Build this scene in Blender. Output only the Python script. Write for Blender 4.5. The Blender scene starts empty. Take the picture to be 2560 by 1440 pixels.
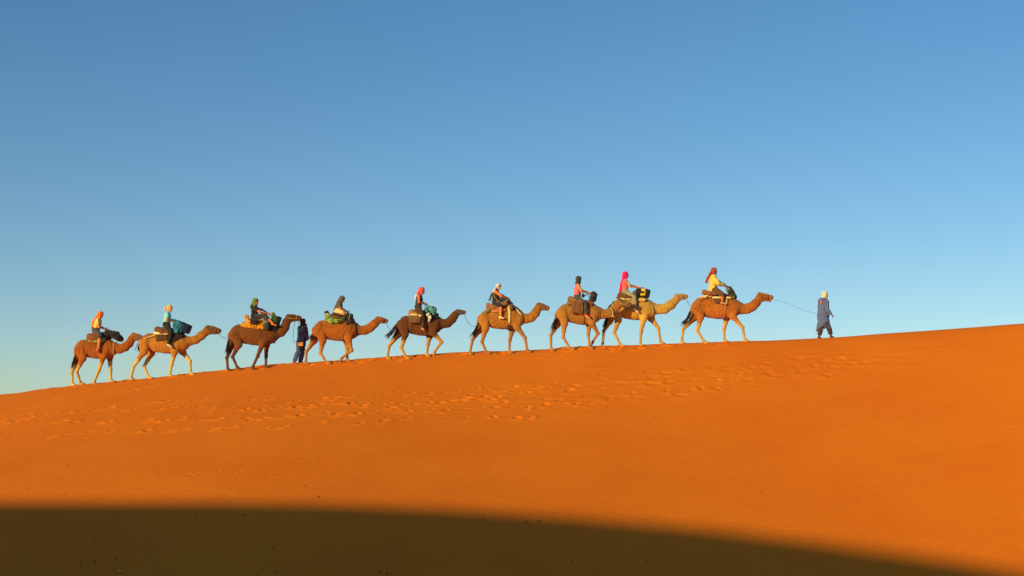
import bpy, math, random
import numpy as np
from mathutils import Vector, Matrix

random.seed(7)
RNG = np.random.default_rng(11)
SC = bpy.context.scene
COL = SC.collection
rad = math.radians

# ---------------------------------------------------------------- camera
FPX = 3630.0                      # focal length in pixels of a 2560 px wide picture
PITCH = math.atan(430.0 / FPX)    # the camera looks slightly up at the ridge
cam_data = bpy.data.cameras.new('camera')
cam_data.sensor_width = 36.0
cam_data.lens = FPX / 2560.0 * 36.0
cam_data.clip_start = 0.1
cam_data.clip_end = 20000.0
cam = bpy.data.objects.new('camera', cam_data)
COL.objects.link(cam)
cam.location = (0, 0, 0)
cam.rotation_euler = (math.pi / 2 + PITCH, 0, 0)
SC.camera = cam

# ---------------------------------------------------------------- sky and sun
SUN_AZ, SUN_EL = rad(42.0), rad(12.0)      # the sun is low, behind the camera to the left
SUN_DIR = np.array([-math.sin(SUN_AZ) * math.cos(SUN_EL), -math.cos(SUN_AZ) * math.cos(SUN_EL), math.sin(SUN_EL)])
world = bpy.data.worlds.new('World')
SC.world = world
world.use_nodes = True
wn, wl = world.node_tree.nodes, world.node_tree.links
wn.clear()
sky = wn.new('ShaderNodeTexSky')
sky.sky_type = 'NISHITA'
sky.sun_disc = False
sky.sun_elevation = SUN_EL
sky.sun_rotation = math.atan2(SUN_DIR[0], SUN_DIR[1])
sky.altitude = 1300.0
sky.air_density = 1.0
sky.dust_density = 1.5
sky.ozone_density = 1.75
hsv = wn.new('ShaderNodeHueSaturation')
hsv.inputs['Saturation'].default_value = 1.27
bg = wn.new('ShaderNodeBackground')
bg.inputs['Strength'].default_value = 0.124
wo = wn.new('ShaderNodeOutputWorld')
wl.new(sky.outputs[0], hsv.inputs['Color'])
wl.new(hsv.outputs[0], bg.inputs['Color'])
wl.new(bg.outputs[0], wo.inputs['Surface'])

sun_data = bpy.data.lights.new('sun', 'SUN')
sun_data.energy = 4.75
sun_data.angle = rad(0.53)
sun_data.color = (1.0, 0.67, 0.22)
sun = bpy.data.objects.new('sun', sun_data)
COL.objects.link(sun)
sun.rotation_euler = Vector(SUN_DIR).to_track_quat('Z', 'Y').to_euler()
sun.location = (-40, -40, 60)

SC.view_settings.view_transform = 'Standard'
SC.view_settings.look = 'None'
SC.view_settings.exposure = 0.08
SC.view_settings.gamma = 1.0
SC.render.engine = 'CYCLES'
SC.cycles.max_bounces = 6

# ---------------------------------------------------------------- helpers: the place seen as rays from the camera
CP, SP_ = math.cos(PITCH), math.sin(PITCH)
def P(px, py, y):
    """the point at depth y (metres) that lies behind pixel (px, py) of the 2560 x 1440 photograph"""
    u, v = (px - 1280.0) / FPX, (720.0 - py) / FPX
    t = y / (CP - v * SP_)
    return np.array([u * t, y, (SP_ + v * CP) * t])

def lin(c):
    c = np.asarray(c, float) / 255.0
    return np.where(c <= 0.04045, c / 12.92, ((c + 0.055) / 1.055) ** 2.4)

def albedo(r, g, b):
    """base colour of a thing that shows as sRGB (r, g, b) in the low evening sun"""
    return tuple(np.clip(lin((r, g, b)) * np.array([0.95, 1.25, 1.9]), 0.003, 0.8))

# ---------------------------------------------------------------- materials
MATS = {}
def material(name, rgb, rough=0.85, bump=0.3, scale=30.0, var=0.18, attr=False, sheen=0.0, rgb2=None, pattern=None, pscale=10.0):
    if name in MATS:
        return MATS[name]
    m = bpy.data.materials.new(name)
    m.use_nodes = True
    n, l = m.node_tree.nodes, m.node_tree.links
    bs = n['Principled BSDF']
    bs.inputs['Roughness'].default_value = rough
    bs.inputs['Specular IOR Level'].default_value = 0.25
    if sheen:
        bs.inputs['Sheen Weight'].default_value = sheen
        bs.inputs['Sheen Roughness'].default_value = 0.5
    tc = n.new('ShaderNodeTexCoord')
    if attr:
        src = n.new('ShaderNodeAttribute'); src.attribute_name = 'Col'
        colour = src.outputs['Color']
    else:
        src = n.new('ShaderNodeRGB'); src.outputs[0].default_value = (*rgb, 1)
        colour = src.outputs[0]
    if pattern:
        if pattern == 'stripe':
            w = n.new('ShaderNodeTexWave'); w.inputs['Scale'].default_value = pscale
            w.bands_direction = 'Z'; w.inputs['Distortion'].default_value = 1.5; w.inputs['Detail'].default_value = 1
            fac = w.outputs['Fac']
        elif pattern == 'weave':
            w = n.new('ShaderNodeTexBrick'); w.inputs['Scale'].default_value = pscale
            w.inputs['Mortar Size'].default_value = 0.03
            w.inputs['Color1'].default_value = (1, 1, 1, 1); w.inputs['Color2'].default_value = (0.75, 0.75, 0.75, 1)
            w.inputs['Mortar'].default_value = (0, 0, 0, 1)
            mp = n.new('ShaderNodeMapping'); mp.inputs['Rotation'].default_value = (rad(90), 0, 0)
            l.new(tc.outputs['Object'], mp.inputs['Vector']); l.new(mp.outputs[0], w.inputs['Vector'])
            fac = w.outputs['Color']
        else:
            w = n.new('ShaderNodeTexNoise'); w.inputs['Scale'].default_value = pscale; w.inputs['Detail'].default_value = 2
            fac = w.outputs['Fac']
        if pattern != 'weave':
            l.new(tc.outputs['Object'], w.inputs['Vector'])
        rp = n.new('ShaderNodeValToRGB')
        rp.color_ramp.elements[0].position = 0.40; rp.color_ramp.elements[1].position = 0.55
        l.new(fac, rp.inputs[0])
        mx = n.new('ShaderNodeMix'); mx.data_type = 'RGBA'
        l.new(rp.outputs[0], mx.inputs[0])
        mx.inputs[6].default_value = (*rgb2, 1)
        l.new(colour, mx.inputs[7])
        colour = mx.outputs[2]
    nz = n.new('ShaderNodeTexNoise'); nz.inputs['Scale'].default_value = scale * 0.35
    nz.inputs['Detail'].default_value = 5
    l.new(tc.outputs['Object'], nz.inputs['Vector'])
    mr = n.new('ShaderNodeMapRange')
    mr.inputs['From Min'].default_value = 0.3; mr.inputs['From Max'].default_value = 0.7
    mr.inputs['To Min'].default_value = 1 - var; mr.inputs['To Max'].default_value = 1 + var
    l.new(nz.outputs['Fac'], mr.inputs['Value'])
    mul = n.new('ShaderNodeVectorMath'); mul.operation = 'SCALE'
    l.new(colour, mul.inputs[0]); l.new(mr.outputs[0], mul.inputs['Scale'])
    l.new(mul.outputs[0], bs.inputs['Base Color'])
    nb = n.new('ShaderNodeTexNoise'); nb.inputs['Scale'].default_value = scale; nb.inputs['Detail'].default_value = 4
    l.new(tc.outputs['Object'], nb.inputs['Vector'])
    bp = n.new('ShaderNodeBump'); bp.inputs['Strength'].default_value = bump; bp.inputs['Distance'].default_value = 0.02
    l.new(nb.outputs['Fac'], bp.inputs['Height']); l.new(bp.outputs[0], bs.inputs['Normal'])
    MATS[name] = m
    return m

# ---------------------------------------------------------------- mesh helpers
def mesh_np(name, v, f, smooth=True, cols=None):
    v = np.ascontiguousarray(v, np.float32); f = np.ascontiguousarray(f, np.int32)
    me = bpy.data.meshes.new(name)
    k = f.shape[1]
    me.vertices.add(len(v)); me.vertices.foreach_set('co', v.ravel())
    me.loops.add(f.size); me.loops.foreach_set('vertex_index', f.ravel())
    me.polygons.add(len(f))
    me.polygons.foreach_set('loop_start', np.arange(0, f.size, k, dtype=np.int32))
    me.polygons.foreach_set('loop_total', np.full(len(f), k, np.int32))
    me.update(calc_edges=True)
    me.polygons.foreach_set('use_smooth', np.full(len(f), smooth))
    if cols is not None:
        ca = me.color_attributes.new('Col', 'FLOAT_COLOR', 'POINT')
        ca.data.foreach_set('color', np.ascontiguousarray(np.c_[cols, np.ones(len(cols))], np.float32).ravel())
    me.validate()
    return me

def tag(o, label=None, cat=None, group=None, kind=None):
    if label: o['label'] = label
    if cat: o['category'] = cat
    if group: o['group'] = group
    if kind: o['kind'] = kind
    return o

def link(name, me, mat, parent=None, base=None):
    o = bpy.data.objects.new(name, me)
    if mat is not None and not me.materials:
        me.materials.append(mat)
    COL.objects.link(o)
    if parent is not None:
        o.parent = parent
    if base is not None:
        o.location = tuple(base)
    return o

def empty(name, base):
    o = bpy.data.objects.new(name, None); COL.objects.link(o)
    o.location = tuple(base); o.empty_display_size = 0.2
    return o

# ---------------------------------------------------------------- the dunes: one sheet out to the horizon
SKYLINE = np.array([(0,987),(45,983),(100,975),(180,965),(250,958),(320,950),(400,943),(500,932),(560,925),(650,915),(740,909),
    (820,903),(960,893),(1060,886),(1170,880),(1280,877),(1370,873),(1450,867),(1550,864),(1650,860),(1760,857),(1850,853),
    (1920,852),(2000,848),(2100,843),(2200,835),(2300,828),(2400,821),(2500,813),(2560,809)], float)
YC = 55.0
_cr = np.array([P(a, b, YC) for a, b in SKYLINE])
def fbm(x, y, s, seed, octaves=3):
    r = np.random.default_rng(seed); out = 0; a = 1.0
    for o in range(octaves):
        for k in range(5):
            th = r.uniform(0, 6.283); ph = r.uniform(0, 6.283); fr = s * (2 ** o) * r.uniform(0.6, 1.5)
            out = out + a / 5 * np.sin((x * math.cos(th) + y * math.sin(th)) * fr + ph)
        a *= 0.5
    return out
def crest_z(x):
    z = np.interp(x, _cr[:, 0], _cr[:, 2])
    z = np.where(x < _cr[0, 0], _cr[0, 2] + 0.09 * (x - _cr[0, 0]), z)
    z = np.where(x > _cr[-1, 0], _cr[-1, 2] + 5.0 * np.tanh((x - _cr[-1, 0]) * 0.022), z)
    return np.maximum(z, -8 + 0 * x)
_cp = np.polyfit(_cr[:, 0], _cr[:, 2], 5)
def crest_smooth(x):
    c = np.clip(x, _cr[0, 0], _cr[-1, 0])
    return np.polyval(_cp, c) + (crest_z(x) - crest_z(c))
def smax(a, b, k):
    h = np.clip(0.5 + 0.5 * (a - b) / k, 0, 1)
    return b + (a - b) * h + k * h * (1 - h)
def front(x, y):
    d = YC - y
    s = 0.385 + 0.125 * np.tanh(x / 12.0)
    w = 0.75
    hyp = np.sqrt(d * d + w * w) - w
    w_ = np.clip(d / 5.0, 0, 1); w_ = w_ * w_ * (3 - 2 * w_)      # small dips of the crest die out down the face
    z = crest_z(x) * (1 - w_) + crest_smooth(x) * w_ - np.where(d > 0, s, 0.5) * hyp
    return z + np.where(d > 0, 1, 0) * np.clip(d / 8, 0, 1) * 0.10 * fbm(x, y, 0.28, 3, 2)
def hit(px, py, y0=24.0, y1=55.0, fn=None, n=1500):
    """first point of the dune face that pixel (px, py) sees; None when the pixel sees the sky"""
    fn = fn or front
    ys = np.linspace(y0, y1, n)
    u, v = (px - 1280.0) / FPX, (720.0 - py) / FPX
    t = ys / (CP - v * SP_)
    g = (SP_ + v * CP) * t - fn(u * t, ys)
    k = np.argmax(g < 0)
    if g[k] >= 0:
        return None
    if k == 0:
        return P(px, py, ys[0])
    w = g[k - 1] / (g[k - 1] - g[k])
    return P(px, py, ys[k - 1] + w * (ys[k] - ys[k - 1]))

# the dune behind the camera, whose crest throws the shade over the foot of the slope
EDGE = [(0,1256),(350,1259),(700,1262),(900,1264),(1228,1279),(1458,1294),(1740,1317),(1884,1330),(2048,1350),(2212,1373),(2376,1396),(2560,1426)]
REAR_Y = -28.0
_rc = []
for a, b in EDGE:
    p = hit(a, b - 9, 20.0)
    t = (p[1] - REAR_Y) / -SUN_DIR[1]
    q = p + SUN_DIR * t
    _rc.append((q[0], q[2]))
_rc = np.array(sorted(_rc))
def rear(x, y):
    z = np.interp(x, _rc[:, 0], _rc[:, 1])
    z = np.where(x < _rc[0, 0], _rc[0, 1], z)
    z = np.where(x > _rc[-1, 0], _rc[-1, 1] - 0.22 * (x - _rc[-1, 0]), z)
    d = y - REAR_Y
    return z - 0.63 * (np.sqrt(d * d + 0.09) - 0.3)
def sstep(a, b, t):
    t = np.clip((t - a) / (b - a), 0, 1); return t * t * (3 - 2 * t)
def ground(x, y):
    floor = -1.7 - 5.3 * sstep(4, 27, y) - 9.0 * sstep(60, 110, y) - 6 * sstep(-60, -140, y)
    far = np.sqrt(x * x + y * y)
    floor = floor + 2.0 * sstep(90, 260, far) * fbm(x, y, 0.018, 21, 3)
    z = smax(front(x, y), floor, 1.2)
    return smax(z, rear(x, y), 0.6)
# marks in the sand: old camel tracks across the face, soft where the wind has filled them
MARKS = []   # x, y, radius x, radius y, depth, spoil height
def trail(pts, step, jit, depth, r0, soft=0.0):
    pts = np.array(pts, float)
    seg = np.hypot(*np.diff(pts, axis=0).T); cum = np.r_[0, np.cumsum(seg)]
    s = random.uniform(0, step)
    while s < cum[-1]:
        px = np.interp(s, cum, pts[:, 0]); py = np.interp(s, cum, pts[:, 1])
        p = hit(px + random.gauss(0, 5), py + random.gauss(0, jit), 30.0)
        if p is not None:
            f = random.uniform(0.35, 1.35)
            MARKS.append((p[0], p[1], r0 * random.uniform(0.75, 1.5), r0 * random.uniform(0.75, 1.15) * (1 + soft), depth * f * .6, depth * f * random.uniform(0.25, 0.7)))
        s += step * random.uniform(0.6, 1.5)
trail([(0,1092),(110,1086),(230,1081),(350,1078),(490,1077),(600,1070),(760,1061),(910,1056),(1100,1041),(1230,1041),(1400,1040)], 66, 3, 0.062, 0.100)
trail([(0,1052),(120,1053),(270,1054),(430,1050),(590,1048),(760,1037),(900,1029),(1085,1026),(1200,1019),(1320,1015),(1450,1012)], 40, 3, 0.065, 0.100)
trail([(0,1037),(140,1031),(260,1027),(360,1029),(480,1023),(600,1019),(840,1012),(1020,1010),(1170,998),(1280,985),(1400,973)], 34, 4, 0.056, 0.092)
trail([(0,1012),(150,1010),(280,1007),(470,1000),(660,999),(850,992),(970,985),(1110,976),(1280,970),(1400,962)], 34, 4, 0.048, 0.090)
trail([(80,988),(220,977),(310,967),(420,962)], 45, 3, 0.05, 0.09)
trail([(420,1040),(620,1030),(900,1010),(1100,1000),(1300,1000)], 42, 7, 0.045, 0.09)
for off, dep in ((0, .034), (-16, .030), (-32, .024), (16, .034), (34, .030)):
    trail([(1350,990+off),(1450,980+off),(1650,958+off),(1850,934+off*.8),(2020,915+off*.7),(2160,903+off*.6)], 52, 5, dep, 0.125, 0.0)
for k in range(60):      # low wind ridges over the old tracks
    x = random.uniform(1250, 2350); y = np.interp(x, [1250, 1650, 2020, 2350], [985, 940, 905, 880]) + random.gauss(0, 20)
    p = hit(x, y, 30.0)
    if p is not None: MARKS.append((p[0], p[1], random.uniform(.35, .7), random.uniform(.10, .20), random.uniform(-.012, .012), 0.0))
for i in range(90):   # the trodden path under the caravan
    x = random.uniform(-19, 8); y = YC - abs(random.gauss(0.55, 0.4))
    MARKS.append((x, y, random.uniform(.10, .17), random.uniform(.10, .16), random.uniform(.015, .045), random.uniform(.005, .025)))
for pts, st in (([(560,1185),(700,1160),(850,1137),(930,1127),(1050,1100),(1180,1085)], 13), ([(480,1230),(640,1185),(760,1180),(860,1160)], 17), ([(420,1200),(560,1170)], 12)):
    pts = np.array(pts, float); seg = np.hypot(*np.diff(pts, axis=0).T); cum = np.r_[0, np.cumsum(seg)]
    for s in np.arange(0, cum[-1], st):    # light tracks of a bird or a beetle
        p = hit(np.interp(s, cum, pts[:, 0]) + random.gauss(0, 3), np.interp(s, cum, pts[:, 1]) + random.gauss(0, 3), 30.0)
        MARKS.append((p[0], p[1], random.uniform(.03, .07), random.uniform(.03, .06), random.uniform(.010, .022), .006))

def axis(lo, hi, step, far_lo, far_hi, mid=()):
    core = np.arange(lo, hi + step * .5, step)
    up = [core[-1]]; st = step
    while up[-1] < far_hi:
        st *= 1.16; up.append(up[-1] + st)
    dn = [core[0]]; st = step
    while dn[-1] > far_lo:
        st = min(st * 1.16, 1.2) if dn[-1] > far_lo * 0 - 60 and far_lo < -60 else st * 1.16
        dn.append(dn[-1] - st)
    return np.r_[np.array(dn[:0:-1]), core, np.array(up[1:])]
gx = axis(-17.2, 17.2, 0.05, -5000, 5000)
gy = axis(35.0, 56.2, 0.045, -3500, 9000)
GX, GY = np.meshgrid(gx, gy, indexing='ij')
GZ = ground(GX, GY)
# soft wind texture of the face and the crest, then every mark
core = sstep(30, 34, GY) * (1 - sstep(57, 60, GY)) * (1 - sstep(17, 24, np.abs(GX)))
GZ += core * 0.006 * fbm(GX, GY, 2.2, 5, 3)
GZ += core * 0.014 * np.exp(-((GY - YC) / 0.8) ** 2) * fbm(GX, GY * 0.6, 2.6, 8, 3) * sstep(9, 3, GX)
def stamp(G, mx, my, rx, ry, dep, sp):
    R = 4.2 * max(rx, ry)
    i0, i1 = np.searchsorted(gx, (mx - R, mx + R)); j0, j1 = np.searchsorted(gy, (my - R, my + R))
    if i1 - i0 < 2 or j1 - j0 < 2: return
    X = (GX[i0:i1, j0:j1] - mx) / rx; Y = (GY[i0:i1, j0:j1] - my) / ry
    if rx < .3:
        th = math.sin(mx * 37.7 + my * 11.3) * .6; c_, s_ = math.cos(th), math.sin(th)
        X, Y = X * c_ + Y * s_, -X * s_ + Y * c_
        X = X * (1 + .25 * math.sin(mx * 91.0)); Y = Y + .3 * np.sin(X * 2.1 + my * 19.0)
    q = X * X + Y * Y
    d = -dep * np.exp(-(q * 0.8) ** 2)                                   # the hole
    d += 0.30 * dep * np.exp(-((np.sqrt(q) - 1.55) / 0.42) ** 2)          # its rim
    d += sp * np.exp(-(((X + 0.4) / 1.5) ** 2 + ((Y + 2.0) / 1.0) ** 2))  # sand pushed down the slope
    d += 0.45 * sp * np.exp(-(((X - 2.0) / 1.3) ** 2 + ((Y + 0.3) / 0.7) ** 2))
    G[i0:i1, j0:j1] += d
for m in MARKS:
    stamp(GZ, *m)
def ground_exact(x, y):
    i = min(max(np.searchsorted(gx, x) - 1, 0), len(gx) - 2); j = min(max(np.searchsorted(gy, y) - 1, 0), len(gy) - 2)
    a = (x - gx[i]) / (gx[i+1] - gx[i]); b = (y - gy[j]) / (gy[j+1] - gy[j])
    return (GZ[i, j] * (1-a) * (1-b) + GZ[i+1, j] * a * (1-b) + GZ[i, j+1] * (1-a) * b + GZ[i+1, j+1] * a * b)
nx_, ny_ = GX.shape
ii = np.arange(nx_ * ny_).reshape(nx_, ny_)
quads = np.stack([ii[:-1, :-1], ii[1:, :-1], ii[1:, 1:], ii[:-1, 1:]], -1).reshape(-1, 4)

sand = bpy.data.materials.new('orange_sand')
sand.use_nodes = True
n, l = sand.node_tree.nodes, sand.node_tree.links
bs = n['Principled BSDF']; bs.inputs['Roughness'].default_value = 0.95; bs.inputs['Specular IOR Level'].default_value = 0.08
tc = n.new('ShaderNodeTexCoord')
big = n.new('ShaderNodeTexNoise'); big.inputs['Scale'].default_value = 0.22; big.inputs['Detail'].default_value = 6; big.inputs['Roughness'].default_value = 0.6
fine = n.new('ShaderNodeTexNoise'); fine.inputs['Scale'].default_value = 22.0; fine.inputs['Detail'].default_value = 7; fine.inputs['Roughness'].default_value = .75
for t in (big, fine): l.new(tc.outputs['Object'], t.inputs['Vector'])
SAND_A, SAND_B = (0.75, 0.190, 0.013), (0.80, 0.220, 0.015)
rp = n.new('ShaderNodeValToRGB'); rp.color_ramp.elements[0].position = 0.35; rp.color_ramp.elements[1].position = 0.65
rp.color_ramp.elements[0].color = (*SAND_A, 1); rp.color_ramp.elements[1].color = (*SAND_B, 1)
l.new(big.outputs['Fac'], rp.inputs[0])
mr = n.new('ShaderNodeMapRange'); mr.inputs['From Min'].default_value = .3; mr.inputs['From Max'].default_value = .7
mr.inputs['To Min'].default_value = .84; mr.inputs['To Max'].default_value = 1.16
l.new(fine.outputs['Fac'], mr.inputs['Value'])
vm = n.new('ShaderNodeVectorMath'); vm.operation = 'SCALE'
l.new(rp.outputs[0], vm.inputs[0]); l.new(mr.outputs[0], vm.inputs['Scale']); l.new(vm.outputs[0], bs.inputs['Base Color'])
# wind ripples and grain as fine relief
mp = n.new('ShaderNodeMapping'); mp.inputs['Scale'].default_value = (2.2, 7.0, 1.0); mp.inputs['Rotation'].default_value = (0, 0, rad(14))
l.new(tc.outputs['Object'], mp.inputs['Vector'])
rip = n.new('ShaderNodeTexNoise'); rip.inputs['Scale'].default_value = 1.0; rip.inputs['Detail'].default_value = 5; rip.inputs['Roughness'].default_value = .65
l.new(mp.outputs[0], rip.inputs['Vector'])
b1 = n.new('ShaderNodeBump'); b1.inputs['Strength'].default_value = 0.5; b1.inputs['Distance'].default_value = 0.03
l.new(rip.outputs['Fac'], b1.inputs['Height'])
b2 = n.new('ShaderNodeBump'); b2.inputs['Strength'].default_value = 0.5; b2.inputs['Distance'].default_value = 0.012
l.new(fine.outputs['Fac'], b2.inputs['Height']); l.new(b1.outputs[0], b2.inputs['Normal']); l.new(b2.outputs[0], bs.inputs['Normal'])
GV = np.stack([GX, GY, GZ], -1).reshape(-1, 3)
tag(link('sand_dune', mesh_np('sand_dune', GV, quads), sand), kind='structure')
# ---------------------------------------------------------------- organic shapes: rounded solids blended into one skin
def cone(a, b, ra, rb, k=0.03, col=0, sy=1.0):
    return ('c', np.asarray(a, float), np.asarray(b, float), ra, rb, k, col, sy)
def ball(c, r, k=0.03, col=0, R=None, sub=False):
    return ('e', np.asarray(c, float), np.asarray(r, float) * np.ones(3), R, k, col, sub)
def block(c, b, rnd, k=0.02, col=0, R=None, sub=False):
    return ('b', np.asarray(c, float), np.asarray(b, float), R, k, col, sub, rnd)
def rot_y(a):   # positive turns the +x end down
    c, s = math.cos(a), math.sin(a)
    return np.array([[c, 0, s], [0, 1, 0], [-s, 0, c]])
def rot_z(a):
    c, s = math.cos(a), math.sin(a)
    return np.array([[c, -s, 0], [s, c, 0], [0, 0, 1]])

def prim_bounds(p):
    if p[0] == 'c':
        r = max(p[3], p[4]) * max(1.0, p[7])
        return np.minimum(p[1], p[2]) - r, np.maximum(p[1], p[2]) + r
    r = np.linalg.norm(p[2]) if p[0] == 'b' or p[3] is not None else p[2]
    return p[1] - r, p[1] + r
def field(prims, h, lo=None, hi=None):
    if lo is None:
        bs_ = [prim_bounds(p) for p in prims if not (p[0] != 'c' and p[6])]
        lo = np.min([b[0] for b in bs_], 0) - 3 * h; hi = np.max([b[1] for b in bs_], 0) + 3 * h
    n = np.ceil((hi - lo) / h).astype(int) + 1
    f = np.full(n, 5.0, np.float32); ci = np.zeros(n, np.int16); cd = np.full(n, 9.0, np.float32)
    for p in prims:
        k = p[5] if p[0] == 'c' else p[4]
        blo, bhi = prim_bounds(p); m = max(3 * h, k * 1.2, 0.05)
        i0 = np.clip(np.floor((blo - m - lo) / h).astype(int), 0, n); i1 = np.clip(np.ceil((bhi + m - lo) / h).astype(int) + 1, 0, n)
        if np.any(i1 <= i0): continue
        sl = tuple(slice(a, b) for a, b in zip(i0, i1))
        X = (lo[0] + h * np.arange(i0[0], i1[0])).astype(np.float32)[:, None, None]
        Y = (lo[1] + h * np.arange(i0[1], i1[1])).astype(np.float32)[None, :, None]
        Z = (lo[2] + h * np.arange(i0[2], i1[2])).astype(np.float32)[None, None, :]
        if p[0] == 'c':
            a, b, ra, rb, k, col, sy = p[1:]
            ba = b - a; L = max(float(ba @ ba), 1e-9)
            t = np.clip(((X - a[0]) * ba[0] + (Y - a[1]) * ba[1] + (Z - a[2]) * ba[2]) / L, 0, 1)
            qx, qy, qz = X - a[0] - t * ba[0], (Y - a[1] - t * ba[1]) / sy, Z - a[2] - t * ba[2]
            d = (np.sqrt(qx * qx + qy * qy + qz * qz) - (ra + (rb - ra) * t)) * min(1.0, sy)
            sub = False
        else:
            c, r, R, k, col, sub = p[1:7]
            x, y, z = X - c[0], Y - c[1], Z - c[2]
            if R is not None:
                x, y, z = (x * R[0, i] + y * R[1, i] + z * R[2, i] for i in range(3))
            if p[0] == 'e':
                k0 = np.sqrt((x / r[0]) ** 2 + (y / r[1]) ** 2 + (z / r[2]) ** 2)
                k1 = np.sqrt((x / r[0] ** 2) ** 2 + (y / r[1] ** 2) ** 2 + (z / r[2] ** 2) ** 2) + 1e-6
                d = k0 * (k0 - 1) / k1
            else:
                rd = p[7]
                qx, qy, qz = np.abs(x) - r[0] + rd, np.abs(y) - r[1] + rd, np.abs(z) - r[2] + rd
                d = np.sqrt(np.maximum(qx, 0) ** 2 + np.maximum(qy, 0) ** 2 + np.maximum(qz, 0) ** 2) + np.minimum(np.maximum(np.maximum(qx, qy), qz), 0) - rd
        d = np.broadcast_to(d, f[sl].shape).astype(np.float32)
        F = f[sl]
        if sub:
            hh = np.clip(0.5 - 0.5 * (F + d) / k, 0, 1)
            f[sl] = F * (1 - hh) - d * hh + k * hh * (1 - hh)
        else:
            hh = np.clip(0.5 + 0.5 * (F - d) / k, 0, 1)
            f[sl] = F * (1 - hh) + d * hh - k * hh * (1 - hh)
            m_ = d < cd[sl]; cd[sl] = np.where(m_, d, cd[sl]); ci[sl] = np.where(m_, col, ci[sl])
    return f, ci, lo
_E = [((0,0,0),(1,0,0)),((0,1,0),(1,1,0)),((0,0,1),(1,0,1)),((0,1,1),(1,1,1)),((0,0,0),(0,1,0)),((1,0,0),(1,1,0)),((0,0,1),(0,1,1)),((1,0,1),(1,1,1)),
      ((0,0,0),(0,0,1)),((1,0,0),(1,0,1)),((0,1,0),(0,1,1)),((1,1,0),(1,1,1))]
def nets(f, lo, h):
    s = f < 0
    c = np.zeros(tuple(np.array(f.shape) - 1), np.int8)
    for a in (0, 1):
        for b in (0, 1):
            for d in (0, 1):
                c += s[a:f.shape[0]-1+a, b:f.shape[1]-1+b, d:f.shape[2]-1+d]
    act = (c > 0) & (c < 8)
    idx = np.argwhere(act); vid = np.full(act.shape, -1, np.int32); vid[act] = np.arange(len(idx))
    acc = np.zeros((len(idx), 3)); cnt = np.zeros(len(idx))
    for o0, o1 in _E:
        f0 = f[tuple((idx + o0).T)]; f1 = f[tuple((idx + o1).T)]
        m = (f0 < 0) != (f1 < 0)
        t = np.where(m, f0 / np.where(m, f0 - f1, 1), 0)
        p = np.array(o0) + t[:, None] * (np.array(o1) - np.array(o0))
        acc += p * m[:, None]; cnt += m
    v = lo + h * (idx + acc / cnt[:, None])
    faces = []
    for ax in range(3):
        A = [slice(None)] * 3; B = [slice(None)] * 3
        A[ax] = slice(0, -1); B[ax] = slice(1, None)
        for o in range(3):
            if o != ax: A[o] = slice(1, -1); B[o] = slice(1, -1)
        sa, sb = s[tuple(A)], s[tuple(B)]
        e = np.argwhere(sa != sb)
        if not len(e): continue
        ins = sa[tuple(e.T)]
        off = np.ones(3, int); off[ax] = 0
        e = e + off
        o1, o2 = [o for o in range(3) if o != ax]
        def cell(d1, d2):
            q = e.copy(); q[:, o1] += d1; q[:, o2] += d2
            return vid[tuple(q.T)]
        q = np.stack([cell(-1, -1), cell(0, -1), cell(0, 0), cell(-1, 0)], -1)
        flip = ins if ax == 1 else ~ins
        q[flip] = q[flip][:, ::-1]
        faces.append(q)
    return v, np.concatenate(faces), idx
def relax(vals, faces, it, n):
    a = np.concatenate([faces[:, i] for i in range(4)]); b = np.concatenate([faces[:, (i + 1) % 4] for i in range(4)])
    cnt = np.bincount(a, minlength=n) + np.bincount(b, minlength=n)
    for _ in range(it):
        new = np.empty_like(vals)
        for c in range(vals.shape[1]):
            new[:, c] = (np.bincount(a, vals[b, c], n) + np.bincount(b, vals[a, c], n)) / np.maximum(cnt, 1)
        vals = 0.4 * vals + 0.6 * new
    return vals
def rumple(v, q, amp, freq, seed):
    nr = np.zeros_like(v); fn = np.cross(v[q[:, 2]] - v[q[:, 0]], v[q[:, 3]] - v[q[:, 1]])
    for k in range(4): np.add.at(nr, q[:, k], fn)
    nr /= np.linalg.norm(nr, axis=1)[:, None] + 1e-9
    n1 = fbm(v[:, 0] + 1.3 * v[:, 1], 0.55 * v[:, 2] - 0.4 * v[:, 1], freq, seed, 2)
    return v + nr * (amp * (1.6 * np.abs(n1) - 0.35))[:, None]
_seed = [100]
def skin(prims, h, palette=None, colour_blur=4, smooth=1, folds=0.0):
    """one closed surface round all the solids; returns vertices, faces and a coat colour per vertex"""
    f, ci, lo = field(prims, h)
    v, q, idx = nets(f, lo, h)
    if smooth: v = relax(v, q, smooth, len(v))
    if folds:
        _seed[0] += 1; v = rumple(v, q, folds, 18.0, _seed[0])
    cols = None
    if palette is not None:
        cols = np.array(palette, float)[ci[tuple(idx.T)]]
        cols = relax(cols, q, colour_blur, len(v))
    return v, q, cols
def skin_obj(name, prims, h, mat, parent, base, palette=None, **kw):
    v, q, c = skin(prims, h, palette, **kw)
    return link(name, mesh_np(name, v - base, q, cols=c), mat, parent)
def poly_sdf(px, pz, poly):
    d = np.full(px.shape, 1e9); s = np.zeros(px.shape, bool); m = len(poly)
    for i in range(m):
        a, b = poly[i], poly[i - 1]
        ex, ez = b[0] - a[0], b[1] - a[1]
        wx, wz = px - a[0], pz - a[1]
        t = np.clip((wx * ex + wz * ez) / (ex * ex + ez * ez + 1e-12), 0, 1)
        d = np.minimum(d, (wx - ex * t) ** 2 + (wz - ez * t) ** 2)
        cnd = ((a[1] <= pz) != (b[1] <= pz)) & (px < ex * (pz - a[1]) / (ez if abs(ez) > 1e-9 else 1e-9) + a[0])
        s ^= cnd
    d = np.sqrt(d)
    return np.where(s, -d, d)
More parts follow.
